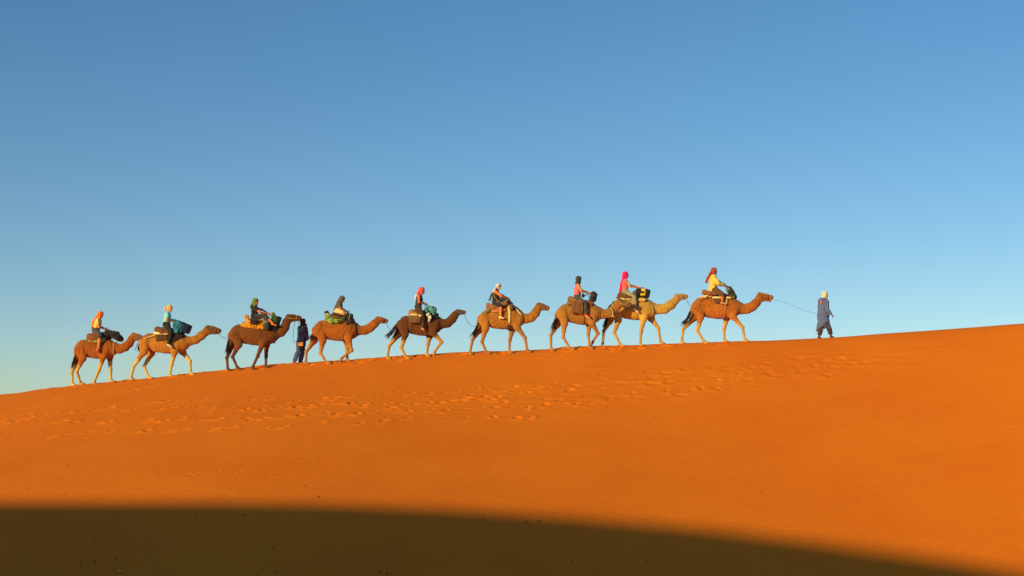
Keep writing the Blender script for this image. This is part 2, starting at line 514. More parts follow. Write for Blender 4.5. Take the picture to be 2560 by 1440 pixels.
def hug(prims, off, poly, h, rnd=0.03):
    """a layer laid on the body: the body's surface swollen by off, cut to an outline seen from the side"""
    poly = np.array(poly)
    lo = np.array([poly[:, 0].min() - 4 * h, 0, poly[:, 1].min() - 4 * h]); hi = np.array([poly[:, 0].max() + 4 * h, 0, poly[:, 1].max() + 4 * h])
    bl = [prim_bounds(p) for p in prims]
    lo[1] = min(b[0][1] for b in bl) - off - 4 * h; hi[1] = max(b[1][1] for b in bl) + off + 4 * h
    f, _, lo = field(prims, h, lo, hi)
    n = f.shape
    X = lo[0] + h * np.arange(n[0]); Z = lo[2] + h * np.arange(n[2])
    d2 = poly_sdf(*np.meshgrid(X, Z, indexing='ij'), poly)[:, None, :]
    a = f - off
    hh = np.clip(0.5 - 0.5 * (d2 - a) / rnd, 0, 1)
    g = d2 * (1 - hh) + a * hh + rnd * hh * (1 - hh)
    v, q, _ = nets(g.astype(np.float32), lo, h)
    return relax(v, q, 1, len(v)), q
def smooth_path(pts, n=8):
    pts = [np.asarray(p, float) for p in pts]; out = []
    for i in range(len(pts) - 1):
        p0 = pts[max(i - 1, 0)]; p1 = pts[i]; p2 = pts[i + 1]; p3 = pts[min(i + 2, len(pts) - 1)]
        for t in np.linspace(0, 1, n, endpoint=False):
            out.append(0.5 * (2 * p1 + (p2 - p0) * t + (2 * p0 - 5 * p1 + 4 * p2 - p3) * t * t + (3 * p1 - p0 - 3 * p2 + p3) * t ** 3))
    out.append(pts[-1]); return np.array(out)
def tube(pts, r, sides=6, n=8, curve=True):
    c = smooth_path(pts, n) if curve else np.array(pts, float)
    rr = np.interp(np.linspace(0, 1, len(c)), np.linspace(0, 1, len(np.atleast_1d(r))), np.atleast_1d(r))
    T = np.gradient(c, axis=0); T /= np.linalg.norm(T, axis=1)[:, None] + 1e-9
    up = np.array([0.13, 0.9, 0.4]); U = np.cross(T, up); U /= np.linalg.norm(U, axis=1)[:, None] + 1e-9; W = np.cross(T, U)
    a = np.linspace(0, 2 * math.pi, sides, endpoint=False)
    v = (c[:, None] + rr[:, None, None] * (U[:, None] * np.cos(a)[None, :, None] + W[:, None] * np.sin(a)[None, :, None])).reshape(-1, 3)
    m = len(c); i = np.arange((m - 1) * sides); k = i % sides; j = i // sides
    q = np.stack([j * sides + k, j * sides + (k + 1) % sides, (j + 1) * sides + (k + 1) % sides, (j + 1) * sides + k], -1)
    q = q[:, ::-1]
    caps = []
    for base_, flip in ((0, False), ((m - 1) * sides, True)):
        for s_ in range(1, sides - 2, 2):
            c4 = [base_, base_ + s_, base_ + s_ + 1, base_ + s_ + 2]
            caps.append(c4[::-1] if flip else c4)
    return v, np.concatenate([q, np.array(caps)])
def join(parts):
    vs, fs, n = [], [], 0
    for v, f in parts:
        vs.append(v); fs.append(f + n); n += len(v)
    return np.concatenate(vs), np.concatenate(fs)
# ---------------------------------------------------------------- the camels
class View:
    """turns points traced on an enlarged crop of the photograph into places along the ridge"""
    def __init__(s, ox, oy, sc, y): s.ox, s.oy, s.sc, s.y = ox, oy, sc, y
    def at(s, x, y, dy=0.0): return P(s.ox + x / s.sc, s.oy + y / s.sc, s.y + dy)
    def m(s, r): return r / s.sc * s.y / FPX
    def px(s, x, y): return s.ox + x / s.sc, s.oy + y / s.sc
VIEWS = {1: View(160, 750, 6.259, 54.3), 2: View(310, 750, 6.858, 54.35), 3: View(550, 730, 6.857, 54.25), 4: View(720, 730, 7.2, 54.35),
         5: View(950, 700, 6.858, 54.3), 6: View(1160, 690, 6.858, 54.3), 7: View(1360, 670, 6.545, 54.2), 8: View(1360, 670, 6.545, 54.95),
         9: View(1690, 650, 6.262, 54.85)}
def surface(px, py, y, spread=0.45):
    """where a foot seen at this pixel stands on the sand, near depth y"""
    p = hit(px, py, 45.0, YC + 0.1, fn=front)
    yy = y if p is None else min(max(p[1], y - spread), y + spread)
    q = P(px, py, yy)
    return np.array([q[0], yy, ground_exact(q[0], yy)])

CAMELS = {
 1: dict(R=(170,775), C=(800,795), sy=.88, hump=(540,548,185),
    neck=[(790,740,75),(870,765,70),(960,735,68),(1020,680,62),(1060,610,56)], poll=(1095,558), muz=(1238,588), tail=[(172,790),(166,900),(150,980),(130,1050)],
    HN=[(260,780),(295,910),(200,1115),(275,1328)], HF=[(240,800),(215,920),(122,1135),(145,1338)], FN=[(640,760),(620,870),(545,1105),(470,1312)], FF=[(720,800),(715,880),(728,1090),(748,1288)],
    coat=(178,86,24), leg=(222,172,90), face=(190,105,40), label='small reddish camel with pale legs, last in the caravan at far left'),
 2: dict(R=(265,745), C=(1085,775), sy=1.0, hump=(780,502,230),
    neck=[(1060,700,82),(1130,705,74),(1230,680,72),(1330,610,76),(1400,550,70)], poll=(1450,492), muz=(1635,520), tail=[(315,690),(265,760),(262,870)],
    HN=[(350,740),(340,890),(170,1130),(125,1370)], HF=[(430,760),(470,910),(345,1140),(445,1350)], FN=[(900,760),(870,880),(815,1105),(793,1315)], FF=[(980,780),(1000,880),(1130,1050),(1160,1283)],
    coat=(198,116,38), leg=(226,178,86), face=(150,85,38), label='tan camel with pale lower legs carrying a rider in an aqua shirt'),
 3: dict(R=(165,735), C=(905,775), sy=1.05, hump=(690,488,240),
    neck=[(880,690,92),(960,715,85),(1050,680,85),(1110,610,78),(1140,520,70)], poll=(1190,432), muz=(1362,432), tail=[(160,715),(145,850),(130,960),(120,1030)],
    HN=[(260,740),(320,900),(215,1110),(330,1335)], HF=[(230,760),(210,900),(118,1130),(150,1365)], FN=[(790,740),(735,870),(645,1100),(555,1330)], FF=[(810,780),(795,900),(790,1100),(798,1312)],
    coat=(132,68,24), leg=(112,60,28), face=(128,68,34), label='dark brown camel under a yellow patterned blanket, nose at a walker\'s head'),
 4: dict(R=(460,700), C=(1215,735), sy=1.1, hump=(950,425,245),
    neck=[(1180,650,98),(1270,690,86),(1380,690,82),(1480,640,78),(1560,570,74)], poll=(1625,488), muz=(1775,510), tail=[(468,670),(435,780),(396,860)],
    HN=[(570,680),(625,870),(585,1105),(725,1300)], HF=[(530,700),(470,870),(330,1075),(335,1310)], FN=[(1090,700),(1085,850),(1145,1050),(945,1265)], FF=[(1080,760),(1065,900),(1062,1080),(1085,1262)], bent=(965,1192),
    coat=(180,90,26), leg=(196,120,48), face=(172,86,34), label='rust coloured camel lifting a front foot under a green bedroll'),
 5: dict(R=(310,780), C=(1010,815), sy=1.0, hump=(740,545,225),
    neck=[(990,720,88),(1070,755,76),(1160,740,75),(1240,670,72),(1290,595,62)], poll=(1332,538), muz=(1452,545), tail=[(330,720),(270,800),(210,900),(120,975)],
    HN=[(400,760),(430,930),(368,1165),(475,1362)], HF=[(370,780),(310,930),(155,1135),(137,1378)], FN=[(920,760),(900,890),(1055,1065),(928,1292)], FF=[(870,800),(855,950),(822,1105),(812,1330)], bent=(940,1222),
    coat=(112,58,24), leg=(214,144,60), face=(142,82,42), label='dark brown camel with tan legs and tail streaming behind, front foot lifted'),
 6: dict(R=(255,750), C=(985,790), sy=1.0, hump=(700,455,235),
    neck=[(980,720,88),(1060,730,80),(1150,710,78),(1220,640,75),(1265,560,66)], poll=(1290,502), muz=(1438,540), tail=[(262,710),(230,850),(180,960),(130,1030)],
    HN=[(350,730),(370,900),(308,1130),(410,1342)], HF=[(320,750),(270,920),(145,1095),(107,1352)], FN=[(920,740),(905,870),(1045,1060),(1105,1312)], FF=[(850,780),(830,910),(783,1100),(788,1325)],
    coat=(188,110,38), leg=(190,118,52), face=(170,98,44), label='light brown camel with a wide cream girth, ridden by a person in sunglasses'),
 7: dict(R=(215,755), C=(895,790), sy=1.0, hump=(640,520,205),
    neck=[(880,720,86),(960,755,76),(1060,740,75),(1140,680,68),(1200,620,60)], poll=(1250,560), muz=(1402,580), tail=[(218,700),(200,830),(165,940),(135,1000)],
    HN=[(310,740),(335,900),(312,1130),(455,1355)], HF=[(280,760),(215,920),(112,1100),(130,1368)], FN=[(800,740),(780,890),(880,1070),(755,1300)], FF=[(760,780),(742,920),(722,1090),(765,1335)], bent=(790,1222),
    coat=(186,114,44), leg=(192,128,62), face=(150,90,42), label='brown camel whose head reaches in front of the next camel\'s rump'),
 8: dict(R=(1060,680), C=(1800,720), sy=.95, hump=(1500,455,250),
    neck=[(1790,660,84),(1880,675,80),(1980,665,80),(2080,600,78),(2150,530,62)], poll=(2185,465), muz=(2328,455), tail=[(1110,590),(1060,740),(1010,890),(975,960)],
    HN=[(1160,660),(1215,850),(1150,1060),(1275,1280)], HF=[(1130,680),(1070,870),(980,1030),(968,1305)], FN=[(1660,680),(1630,830),(1585,1050),(1585,1272)], FF=[(1740,700),(1750,820),(1870,985),(1925,1258)],
    coat=(220,154,62), leg=(214,146,66), face=(214,148,66), label='pale golden camel carrying the rider in a hot pink turban'),
 9: dict(R=(240,760), C=(988,790), sy=1.0, hump=(690,505,215),
    neck=[(960,735,92),(1030,765,82),(1110,762,78),(1190,730,76),(1255,670,70),(1300,610,62)], poll=(1325,560), muz=(1490,580), tail=[(247,705),(215,820),(170,930),(90,1005)],
    HN=[(345,740),(385,890),(335,1110),(465,1300)], HF=[(320,760),(290,900),(110,1085),(98,1318)], FN=[(890,760),(890,880),(1040,1055),(1095,1275)], FF=[(800,800),(795,900),(750,1080),(770,1295)],
    coat=(196,102,32), leg=(222,152,66), face=(192,104,42), open=True, label='chestnut lead camel with open mouth behind the walking guide'),
}
fur = material('camel_fur', None, rough=0.95, bump=0.5, scale=34, var=0.16, attr=True, sheen=0.25)
tail_hair = material('dark_tail_hair', albedo(52, 34, 26), rough=0.9, bump=0.6, scale=60)
eye_mat = material('dark_eye', (0.01, 0.008, 0.006), rough=0.2, bump=0, var=0)
rope_blue = material('blue_grey_rope', albedo(80, 105, 125), rough=0.9, bump=0.6, scale=80)
TRUNK = [(340,770,108),(400,735,132),(520,745,158),(640,752,160),(760,748,158),(870,740,140),(925,750,108)]
CAMEL_ROOT, TRUNKS, HEADS = {}, {}, {}
def make_camel(i):
    g, V = CAMELS[i], VIEWS[i]
    Z = V.sc / 6.262
    s = (g['C'][0] - g['R'][0]) / 748.0
    def tr(x, y):
        t = (x - 240) / 748.0
        return g['R'][0] + t * (g['C'][0] - g['R'][0]), g['R'][1] + t * (g['C'][1] - g['R'][1]) + (y - 775) * g['sy']
    pr = []
    pts = [(*tr(x, y), r * (s * 0.3 + g['sy'] * 0.7)) for x, y, r in TRUNK]
    for (x0, y0, r0), (x1, y1, r1) in zip(pts, pts[1:]):
        pr.append(cone(V.at(x0, y0), V.at(x1, y1), V.m(r0), V.m(r1), 0.07, 0, 0.80))
    hx, hy, hr = g['hump']; hv = 175 * g['sy']
    pr.append(ball(V.at(hx, hy + hv), (V.m(hr), 0.22 * g['sy'] / Z * 1.05, V.m(hv)), 0.12, 0))
    pr.append(ball(V.at(hx + .15 * hr, hy + hv * 1.3), (V.m(hr * 1.25), 0.25 * g['sy'] / Z, V.m(hv)), 0.12, 0))
    trunk = list(pr)
    nk = [(*tr(870, 740), 115 * g['sy'])] + g['neck']
    for (x0, y0, r0), (x1, y1, r1) in zip(nk, nk[1:]):
        pr.append(cone(V.at(x0, y0), V.at(x1, y1), V.m(r0 * .97), V.m(r1 * .97), 0.05, 0, 0.72))
    # head
    A, M = np.array(g['poll'], float), np.array(g['muz'], float)
    d = M - A; L = np.hypot(*d); d /= L; nrm = np.array([-d[1], d[0]])     # nrm points down, towards the jaw
    def hp(t, o): return A + d * (t * L) + nrm * (o * L)
    def H(t, o, dy=0): return V.at(*hp(t, o), dy)
    u = V.m(L)
    nl = g['neck'][-1]
    pr.append(cone(V.at(nl[0], nl[1]), H(0.02, 0.10), V.m(nl[2] * .95), u * 0.32, 0.05, 0, 0.72))
    pr.append(cone(H(-0.05, 0.02), H(0.42, 0.03), u * 0.34, u * 0.29, 0.04, 2, 0.78))          # skull
    pr.append(cone(H(0.40, 0.0), H(0.95, 0.02), u * 0.27, u * 0.195, 0.04, 2, 0.80))            # nose bridge
    pr.append(ball(H(1.03, 0.05), (u * .185, u * .17, u * .215), 0.03, 2))                         # muzzle
    pr.append(cone(H(0.14, 0.30), H(0.62, 0.29), u * 0.225, u * 0.15, 0.04, 2, 0.75))             # cheek and jaw
    op = 0.10 if g.get('open') else 0.0
    pr.append(cone(H(0.60, 0.28 + op * .5), H(0.99, 0.29 + op), u * 0.125, u * 0.10, 0.025 if op else 0.03, 2, 0.85))  # lower lip
    pr.append(ball(H(0.30, -0.16), (u * .16, u * .20, u * .09), 0.03, 2, None))                   # brow ridge
    for sgn in (-1, 1):
        e0 = H(-0.10, -0.16, sgn * u * .20); e1 = H(-0.27, -0.31, sgn * u * .30)
        pr.append(cone(e0, e1, u * .075, u * .035, 0.02, 2, 0.7))
    for sgn in (-1, 1):
        pr.append(ball(H(1.08, -0.07, sgn * u * .12), (u * .045, u * .03, u * .02), 0.01, 2, None, True))
    # legs
    feet = []
    for key, sgn, hind in (('HN', -1, 1), ('HF', 1, 1), ('FN', -1, 0), ('FF', 1, 0)):
        j = g[key]; lat = 0.235 if hind else 0.20
        y0 = sgn * lat
        ft = j[3]
        lifted = (key == 'FN' and 'bent' in g)
        fx, fy = V.px(*ft)
        S = surface(fx, fy, V.y + sgn * 0.20)
        a, b, c = V.at(*j[0], y0 * .8), V.at(*j[1], y0), V.at(*j[2], y0 * 0.6 + 0.4 * (S[1] - V.y))
        if hind:
            pr.append(cone(a, b, V.m(92 * Z), V.m(58 * Z), 0.035, 0, 0.55))
            mid = b * .45 + c * .55
            pr.append(cone(b, mid, V.m(50 * Z), V.m(34 * Z), 0.05, 0, 0.8)); pr.append(cone(mid, c, V.m(33 * Z), V.m(25 * Z), 0.03, 1, 0.9))
            pr.append(ball(c + (np.array([-.012, 0, 0])), V.m(27 * Z), 0.02, 1))
        else:
            pr.append(cone(a, b, V.m(88 * Z), V.m(58 * Z), 0.04, 0, 0.55))
            mid = b * .5 + c * .5
            pr.append(cone(b, mid, V.m(48 * Z), V.m(34 * Z), 0.05, 0, 0.8)); pr.append(cone(mid, c, V.m(34 * Z), V.m(27 * Z), 0.03, 1, 0.9))
            pr.append(ball(c + (np.array([.008, 0, 0])), V.m(30 * Z), 0.02, 1))
        r1 = V.m(19.5 * Z)
        if lifted:
            fe = V.at(*g['bent'], S[1] - V.y)
            toe = V.at(ft[0], ft[1], S[1] - V.y)
            gz = ground_exact(toe[0], toe[1]) + 0.045
            toe[2] = max(toe[2], gz); fe[2] = max(fe[2], gz + 0.07)
            pr.append(cone(c, fe, V.m(24 * Z), r1, 0.03, 1, 0.95)); pr.append(ball(fe, V.m(25 * Z), 0.02, 1))
            pr.append(cone(fe, toe, V.m(24 * Z), V.m(22 * Z), 0.02, 1, 1.15))
            pr.append(ball(toe, (0.045, .075, .075), 0.03, 1))
        else:
            fe = S + (c - S) * (0.115 / max(np.linalg.norm(c - S), .2)) + np.array([-0.025, 0, 0.0])
            pr.append(cone(c, fe, V.m(24 * Z), r1, 0.03, 1, 0.95)); pr.append(ball(fe, V.m(24 * Z), 0.02, 1))
            pr.append(cone(fe, S + (0.03, 0, 0.035), V.m(24 * Z), .042, 0.02, 1))
            sl_ = math.atan2(ground_exact(S[0] + .1, S[1]) - ground_exact(S[0] - .1, S[1]), .2)
            pr.append(ball(S + (0.045, 0, 0.022), (.098, .080, .042), 0.02, 1, rot_y(-sl_)))
        feet.append(S)
    # root of the tail belongs to the body, the tuft is hair
    tp = [V.at(*q) for q in g['tail']]
    pr.append(cone(tp[0] + (0.06, 0, 0), tp[1], V.m(26 * Z), V.m(15 * Z), 0.03, 0))
    base = np.mean(feet, 0)
    pal = [albedo(*g['coat']), albedo(*g['leg']), albedo(*g['face'])]
    v, q, c = skin(pr, 0.021, pal, colour_blur=10)
    # coat: darker hair along the hump and neck, paler flank and belly
    zt = V.at(*tr(600, 560))[2]; zb = V.at(*tr(600, 880))[2]
    w_ = np.clip((v[:, 2] - zb) / (zt - zb), 0, 1.3)[:, None]
    blot = fbm(v[:, 0] * 1.0, v[:, 2] + v[:, 1], 5.0, 40 + i, 3)[:, None]
    fine_ = fbm(v[:, 0] + .7 * v[:, 1], v[:, 2] - .6 * v[:, 1], 17.0, 60 + i, 2)[:, None]
    c = c * np.clip(1.10 - 0.26 * w_ + 0.20 * blot + 0.10 * fine_, .45, 1.5) * np.array([0.71, 0.74, 0.66])
    # matted, uneven hair on the trunk and neck
    nrm_ = np.zeros_like(v); fn_ = np.cross(v[q[:, 2]] - v[q[:, 0]], v[q[:, 3]] - v[q[:, 1]])
    for k_ in range(4): np.add.at(nrm_, q[:, k_], fn_)
    nrm_ /= np.linalg.norm(nrm_, axis=1)[:, None] + 1e-9
    sh_ = np.clip((v[:, 2] - zb + .1) / .25, 0, 1)[:, None]
    v = v + nrm_ * sh_ * (0.010 * fbm(v[:, 0] * 1.3 + v[:, 1], v[:, 2] * .7, 26.0, 80 + i, 3)[:, None] + 0.008 * blot)
    body = link('camel', mesh_np('camel', v - base, q, cols=c), fur, None, base)
    tag(body, g['label'], 'camel', 'camels walking along the dune crest')
    # tail hair: strands
    strands = []
    for k in range(26):
        o = np.array([random.gauss(0, .018), random.gauss(0, .022), random.gauss(0, .02)])
        start = tp[0] + (tp[1] - tp[0]) * random.uniform(.25, 1.0)
        pts_ = [start + o * .5] + [p + o * (1 + .7 * n_) for n_, p in enumerate(tp[1:])]
        pts_[-1] = pts_[-1] + np.array([random.gauss(0, .035), random.gauss(0, .02), random.uniform(-.06, .05)])
        strands.append(tube(pts_, [.010, .014, .012, .003], 4, 4))
    sv, sf = join(strands)
    link('tail_hair', mesh_np('tail_hair', sv - base, sf), tail_hair, body)
    for sgn in (-1, 1):
        ev, ef, _ = skin([ball(H(0.34, -0.07, sgn * u * .245), (u * .06, u * .04, u * .05))], 0.006, None)
        link('eye', mesh_np('eye', ev - base, ef), eye_mat, body)
    CAMEL_ROOT[i] = (body, base); TRUNKS[i] = trunk; HEADS[i] = (H, u, V)
    return body
for i in CAMELS: make_camel(i)
# ---------------------------------------------------------------- people
skin_tan = [albedo(206, 122, 66), albedo(176, 92, 60)]
def skin_material(): return material('skin', None, rough=0.6, bump=0.1, scale=40, var=0.06, attr=True)
def hand_mesh():
    """a right hand pointing along +x, palm down (-z), fingers curled, thumb at the side (+y)"""
    pr = [block((.045, 0, 0), (.048, .040, .015), .014, .01), ball((.0, 0, 0), (.035, .028, .024), .02)]
    for y, ln, b in ((.030, .034, .0), (.010, .039, .002), (-.010, .036, .001), (-.029, .028, -.002)):
        a = np.array([.088, y, b]); b1 = a + (ln, y * .06, -.008); c1 = b1 + (ln * .45, 0, -.026); d1 = c1 + (-.004, 0, -.022)
        pr += [cone(a, b1, .0092, .0086, .006), cone(b1, c1, .0086, .0080, .005), cone(c1, d1, .0080, .0070, .004)]
    t0 = np.array([.022, .036, -.004]); t1 = t0 + (.034, .026, -.012); t2 = t1 + (.032, .004, -.012)
    pr += [cone(t0, t1, .0125, .0105, .01), cone(t1, t2, .0100, .0085, .005)]
    v, q, _ = skin(pr, 0.0048, None)
    return v, q
HAND = hand_mesh()
def place_hand(wrist, direction, left, roll=0.0):
    x = direction / np.linalg.norm(direction)
    z = np.array([0, 0, 1.0]) - x * x[2]; z /= np.linalg.norm(z)
    y = np.cross(z, x)
    v = HAND[0].copy()
    q = HAND[1]
    if left: v[:, 1] *= -1; q = q[:, ::-1]
    return np.array(wrist) + v @ np.stack([x, y, z]), q

def make_person(name, label, V, g, standing=False):
    W = lambda p, dy=0.0: V.at(p[0], p[1], dy)
    sk = albedo(*g.get('skin', (214, 122, 62)))
    hd = W(g['head'], g.get('hdy', 0)); nk = W(g['neck'], g.get('hdy', 0) * .5); pv = W(g['pelvis'], g.get('pdy', 0))
    size = g.get('size', 1.0)
    spine = nk - pv
    ch = pv + spine * 0.66
    sw = 0.165 * size * g.get('broad', 1)
    lat = np.array([0, 1.0, 0]); tw = g.get('twist', 0.0)          # body turned about the upright
    lat = np.array([math.sin(tw), math.cos(tw), 0])
    shN = nk - lat * sw - spine / np.linalg.norm(spine) * .055; shF = nk + lat * sw - spine / np.linalg.norm(spine) * .055
    if 'sh' in g:
        o = W(g['sh'], shN[1] - V.y) - shN; o[1] = 0; shN = shN + o * .6; shF = shF + o * .3
    elN, wrN = W(g['el'], -g.get('ely', .24)), W(g['wr'], -g.get('wry', .10))
    elF = W(g.get('elF', g['el']), g.get('ely', .24)) + ((0.03, 0, .02) if 'elF' not in g else (0, 0, 0)); wrF = W(g.get('wrF', g['wr']), g.get('wry', .10)) + ((0.02, 0, .02) if 'wrF' not in g else (0, 0, 0))
    kw, aw, hw = g.get('kw', .34), g.get('aw', .38), .09
    hiN, hiF = pv - lat * hw, pv + lat * hw
    knN, anN, toN = W(g['knee'], -kw), W(g['ank'], -aw), W(g['toe'], -aw - g.get('splay', .02))
    knF = W(g.get('kneeF', g['knee']), kw if 'kneeF' not in g else g.get('kwF', kw)); anF = W(g.get('ankF', g['ank']), g.get('awF', aw)); toF = W(g.get('toeF', g['toe']), g.get('awF', aw) + .02)
    legs = [(hiN, knN, anN, toN), (hiF, knF, anF, toF)]
    if standing:      # put the feet on the sand
        nl = []
        for hp_, k_, a_, t_ in legs:
            ga = ground_exact(a_[0], a_[1]); gt = ground_exact(t_[0], t_[1])
            a_ = a_.copy(); t_ = t_.copy()
            a_[2] = max(a_[2], ga + .07); t_[2] = gt + .022
            if a_[2] < ga + .16: a_[2] = ga + .075
            nl.append((hp_, k_, a_, t_))
        legs = nl
    arms = [(shN, elN, wrN), (shF, elF, wrF)]
    fy = g.get('face', 0.0)
    Rz = rot_z(fy); Rh = Rz @ rot_y(g.get('nod', 0.0))
    F = lambda x, y, z: hd + Rh @ (np.array([x, y, z]) * size)
    b = g.get('bulk', 1.0)
    def torso(e, k=.05, col=0):
        return [cone(pv, pv + spine * .35, .112 * b + e, .100 * b + e, k, col, 1.30), cone(pv + spine * .35, ch, .100 * b + e, .108 * b + e, k, col, 1.42),
                cone(ch, pv + spine * .86, .105 * b + e, .075 + e, k, col, 1.5), cone(shN * .72 + shF * .28, shF * .72 + shN * .28, .062 + e, .062 + e, k, col)]
    def arm(a, e, upto=1.0, k=.03, col=0):
        s_, m_, w_ = a; out = [cone(s_ * .85 + nk * .15, s_, .058 + e, .056 + e, k, col)]
        u_ = min(upto / .5, 1.0)
        out.append(cone(s_, s_ + (m_ - s_) * u_, .052 * b + e, (.052 - .012 * u_) * b + e, k, col))
        if upto > .5:
            t = (upto - .5) / .5; out.append(cone(m_, m_ + (w_ - m_) * t, .041 * b + e, (.041 - .014 * t) + e, k, col))
        return out
    def leg(L, e, upto=1.0, k=.03, col=0, flare=0.0):
        h_, k_, a_, t_ = L; u_ = min(upto / .5, 1.0)
        out = [cone(h_, h_ + (k_ - h_) * u_, .092 * b + e, (.092 - .034 * u_) * b + e + flare * .3, k, col)]
        if upto > .5:
            t = (upto - .5) / .5
            m_ = k_ + (a_ - k_) * .35 * min(1, t / .35)
            out.append(cone(k_, m_, .057 * b + e + flare * .3, .056 * b + e + flare * .6, k, col))
            if t > .35: out.append(cone(m_, k_ + (a_ - k_) * t, .056 * b + e + flare * .6, .036 + (1 - t) * .02 + e + flare, k, col))
        return out
    # the body: one skin from crown to toes
    pr = torso(0) + [cone(nk - (0, 0, .02), hd + Rz @ np.array([-.012, 0, -.075]), .056, .050, .03)]
    pr += [ball(F(-.012, 0, .028), np.array([.098, .078, .098]) * size, .02, 0, Rh), ball(F(.022, 0, -.035), np.array([.068, .062, .088]) * size, .03, 0, Rh),
           cone(F(.082, 0, .012), F(.108, 0, -.026), .011, .016, .012), ball(F(.066, 0, -.098), .026, .025), ball(F(.080, 0, .034), (.02, .05, .014), .015, 0, Rh),
           ball(F(.088, 0, -.060), (.012, .026, .009), .008, 1, Rh)]
    for s_ in (-1, 1):
        pr += [ball(F(-.005, s_ * .078, -.008), (.020, .009, .032), .008, 0, Rh), ball(F(.096, s_ * .032, .010), (.016, .017, .012), .012, 0, Rh, True)]
    for a in arms: pr += arm(a, 0)
    for L in legs:
        pr += leg(L, 0)
        pr += [ball(L[2] + (-.03, 0, -.035), (.036, .034, .036), .02), cone(L[2] + (-.01, 0, -.03), L[3], .036, .022, .03, 0, 1.3)]
    base = np.array([pv[0], pv[1], ground_exact(pv[0], pv[1]) if standing else pv[2] - .12])
    pal = [sk, tuple(np.array(sk) * (.75, .5, .5))]
    v, q, c = skin(pr, 0.0125, pal, colour_blur=2)
    vs, qs, cs = [v], [q], [c]
    n_ = len(v)
    for a, lf in ((arms[0], False), (arms[1], True)):
        dv = a[2] - a[1]; dv = dv / np.linalg.norm(dv)
        hv, hq = place_hand(a[2] - dv * .01, dv + np.array([.25, 0, -.1]), lf)
        vs.append(hv); qs.append(hq + n_); n_ += len(hv); cs.append(np.tile(np.array(sk), (len(hv), 1)))
    body = link(name, mesh_np(name, np.concatenate(vs) - base, np.concatenate(qs), cols=np.concatenate(cs)), skin_material(), None, base)
    tag(body, label, 'person', g.get('group', 'riders on the camels'))
    for s_ in (-1, 1):
        ev, ef, _ = skin([ball(F(.078, s_ * .032, .010), np.array([.014, .014, .011]))], 0.0045, None)
        link('eye', mesh_np('eye', ev - base, ef), eye_mat, body)
    mk = lambda nm, rgb, **k: material(nm, albedo(*rgb), **dict(dict(rough=.9, bump=.55, scale=26, var=.16, sheen=.2), **k))
    if 'shirt' in g:
        nm, rgb, sl, low, kw_ = g['shirt']
        e = g.get('loose', .014)
        sp = torso(e) + [cone(nk - spine * .05, nk + (0, 0, .0), .075 + e, .058 + e * .3, .02)]
        if sl > 0:
            for a in arms: sp += arm(a, e + (.006 if sl > .5 else .003), sl)
        if low: sp += [cone(pv, pv - spine / np.linalg.norm(spine) * low, .13 * b + e, .13 * b + e, .04, 0, 1.3)]
        skin_obj('shirt', sp, .0125, mk(nm, rgb, **kw_), body, base, folds=.012)
    if 'pants' in g:
        nm, rgb, upto, fl = g['pants']
        pp = [cone(hiN, hiF, .105 * b + .016, .105 * b + .016, .04), cone(pv, pv + spine * .12, .118 * b + .010, .112 * b + .010, .04, 0, 1.3)]
        for L in legs: pp += leg(L, .015, upto, .03, 0, fl)
        skin_obj(g.get('pants_name', 'trousers'), pp, .0125, mk(nm, rgb), body, base, folds=.012)
    if 'shoe' in g:
        nm, rgb, soles = g['shoe']
        for L in legs:
            up = np.array([0, 0, 1.0])
            sh = link('shoe', mesh_np('shoe', *[(a - base if k == 0 else a) for k, a in enumerate(skin([ball(L[2] + (-.03, 0, -.035), (.046, .042, .046), .02), cone(L[2] + (-.015, 0, -.03), L[3], .046, .031, .03, 0, 1.25)], .010, None)[:2])]), mk(nm, rgb), body)
            if soles:
                d_ = L[3] - L[2]
                s0 = L[2] + (-.035, 0, -.078); s1 = L[3] + (.012, 0, -.026)
                skin_obj('sole', [cone(s0, s1, .014, .013, .01, 0, 3.0)], .007, mk('sole_' + nm, soles), sh, base)
    if 'scarf' in g:
        nm, rgb, tailpts, kw_ = g['scarf']
        hp_ = [ball(F(-.016, 0, .040), np.array([.114, .098, .112]) * size, .02, 0, Rh)]
        for k_, (zz, t_, rx_, ry_, rr) in enumerate(((.030, .30, .096, .082, .026), (.058, -.10, .092, .078, .028), (.086, .18, .078, .066, .028), (.112, -.1, .052, .046, .026))):      # wound folds
            ring = []
            for a_ in np.linspace(0, 2 * math.pi, 13)[:-1]:
                ring.append(F(-.016 + rx_ * math.cos(a_), ry_ * math.sin(a_), zz + t_ * rx_ * math.cos(a_)))
            for a_, b_ in zip(ring, ring[1:] + ring[:1]): hp_.append(cone(a_, b_, rr, rr, .010))
        if g.get('wrap', 1):
            hp_ += [ball(F(-.055, 0, -.045), np.array([.080, .086, .100]) * size, .03, 0, Rh), cone(nk + (-.03, 0, .03), nk + (.02, 0, .035), .075, .07, .03, 0, 1.1)]
            for s_ in (-1, 1): hp_.append(cone(F(-.02, s_ * .075, .02), F(.015, s_ * .055, -.11), .024, .028, .02))
        hp_.append(ball(F(.13, 0, -.045), np.array([.062, .066, .078]) * size, .02, 0, Rh, True))
        if tailpts:
            tp_ = [F(-.09, 0, .0)] + [W(p, g.get('taildy', -.02)) for p in tailpts]
            for k_, (a_, b_) in enumerate(zip(tp_, tp_[1:])): hp_.append(cone(a_, b_, .036 + .006 * k_, .040 + .004 * k_, .03, 0, 1.9))
        skin_obj('headscarf', hp_, .011, mk(nm, rgb, **kw_), body, base, folds=.009)
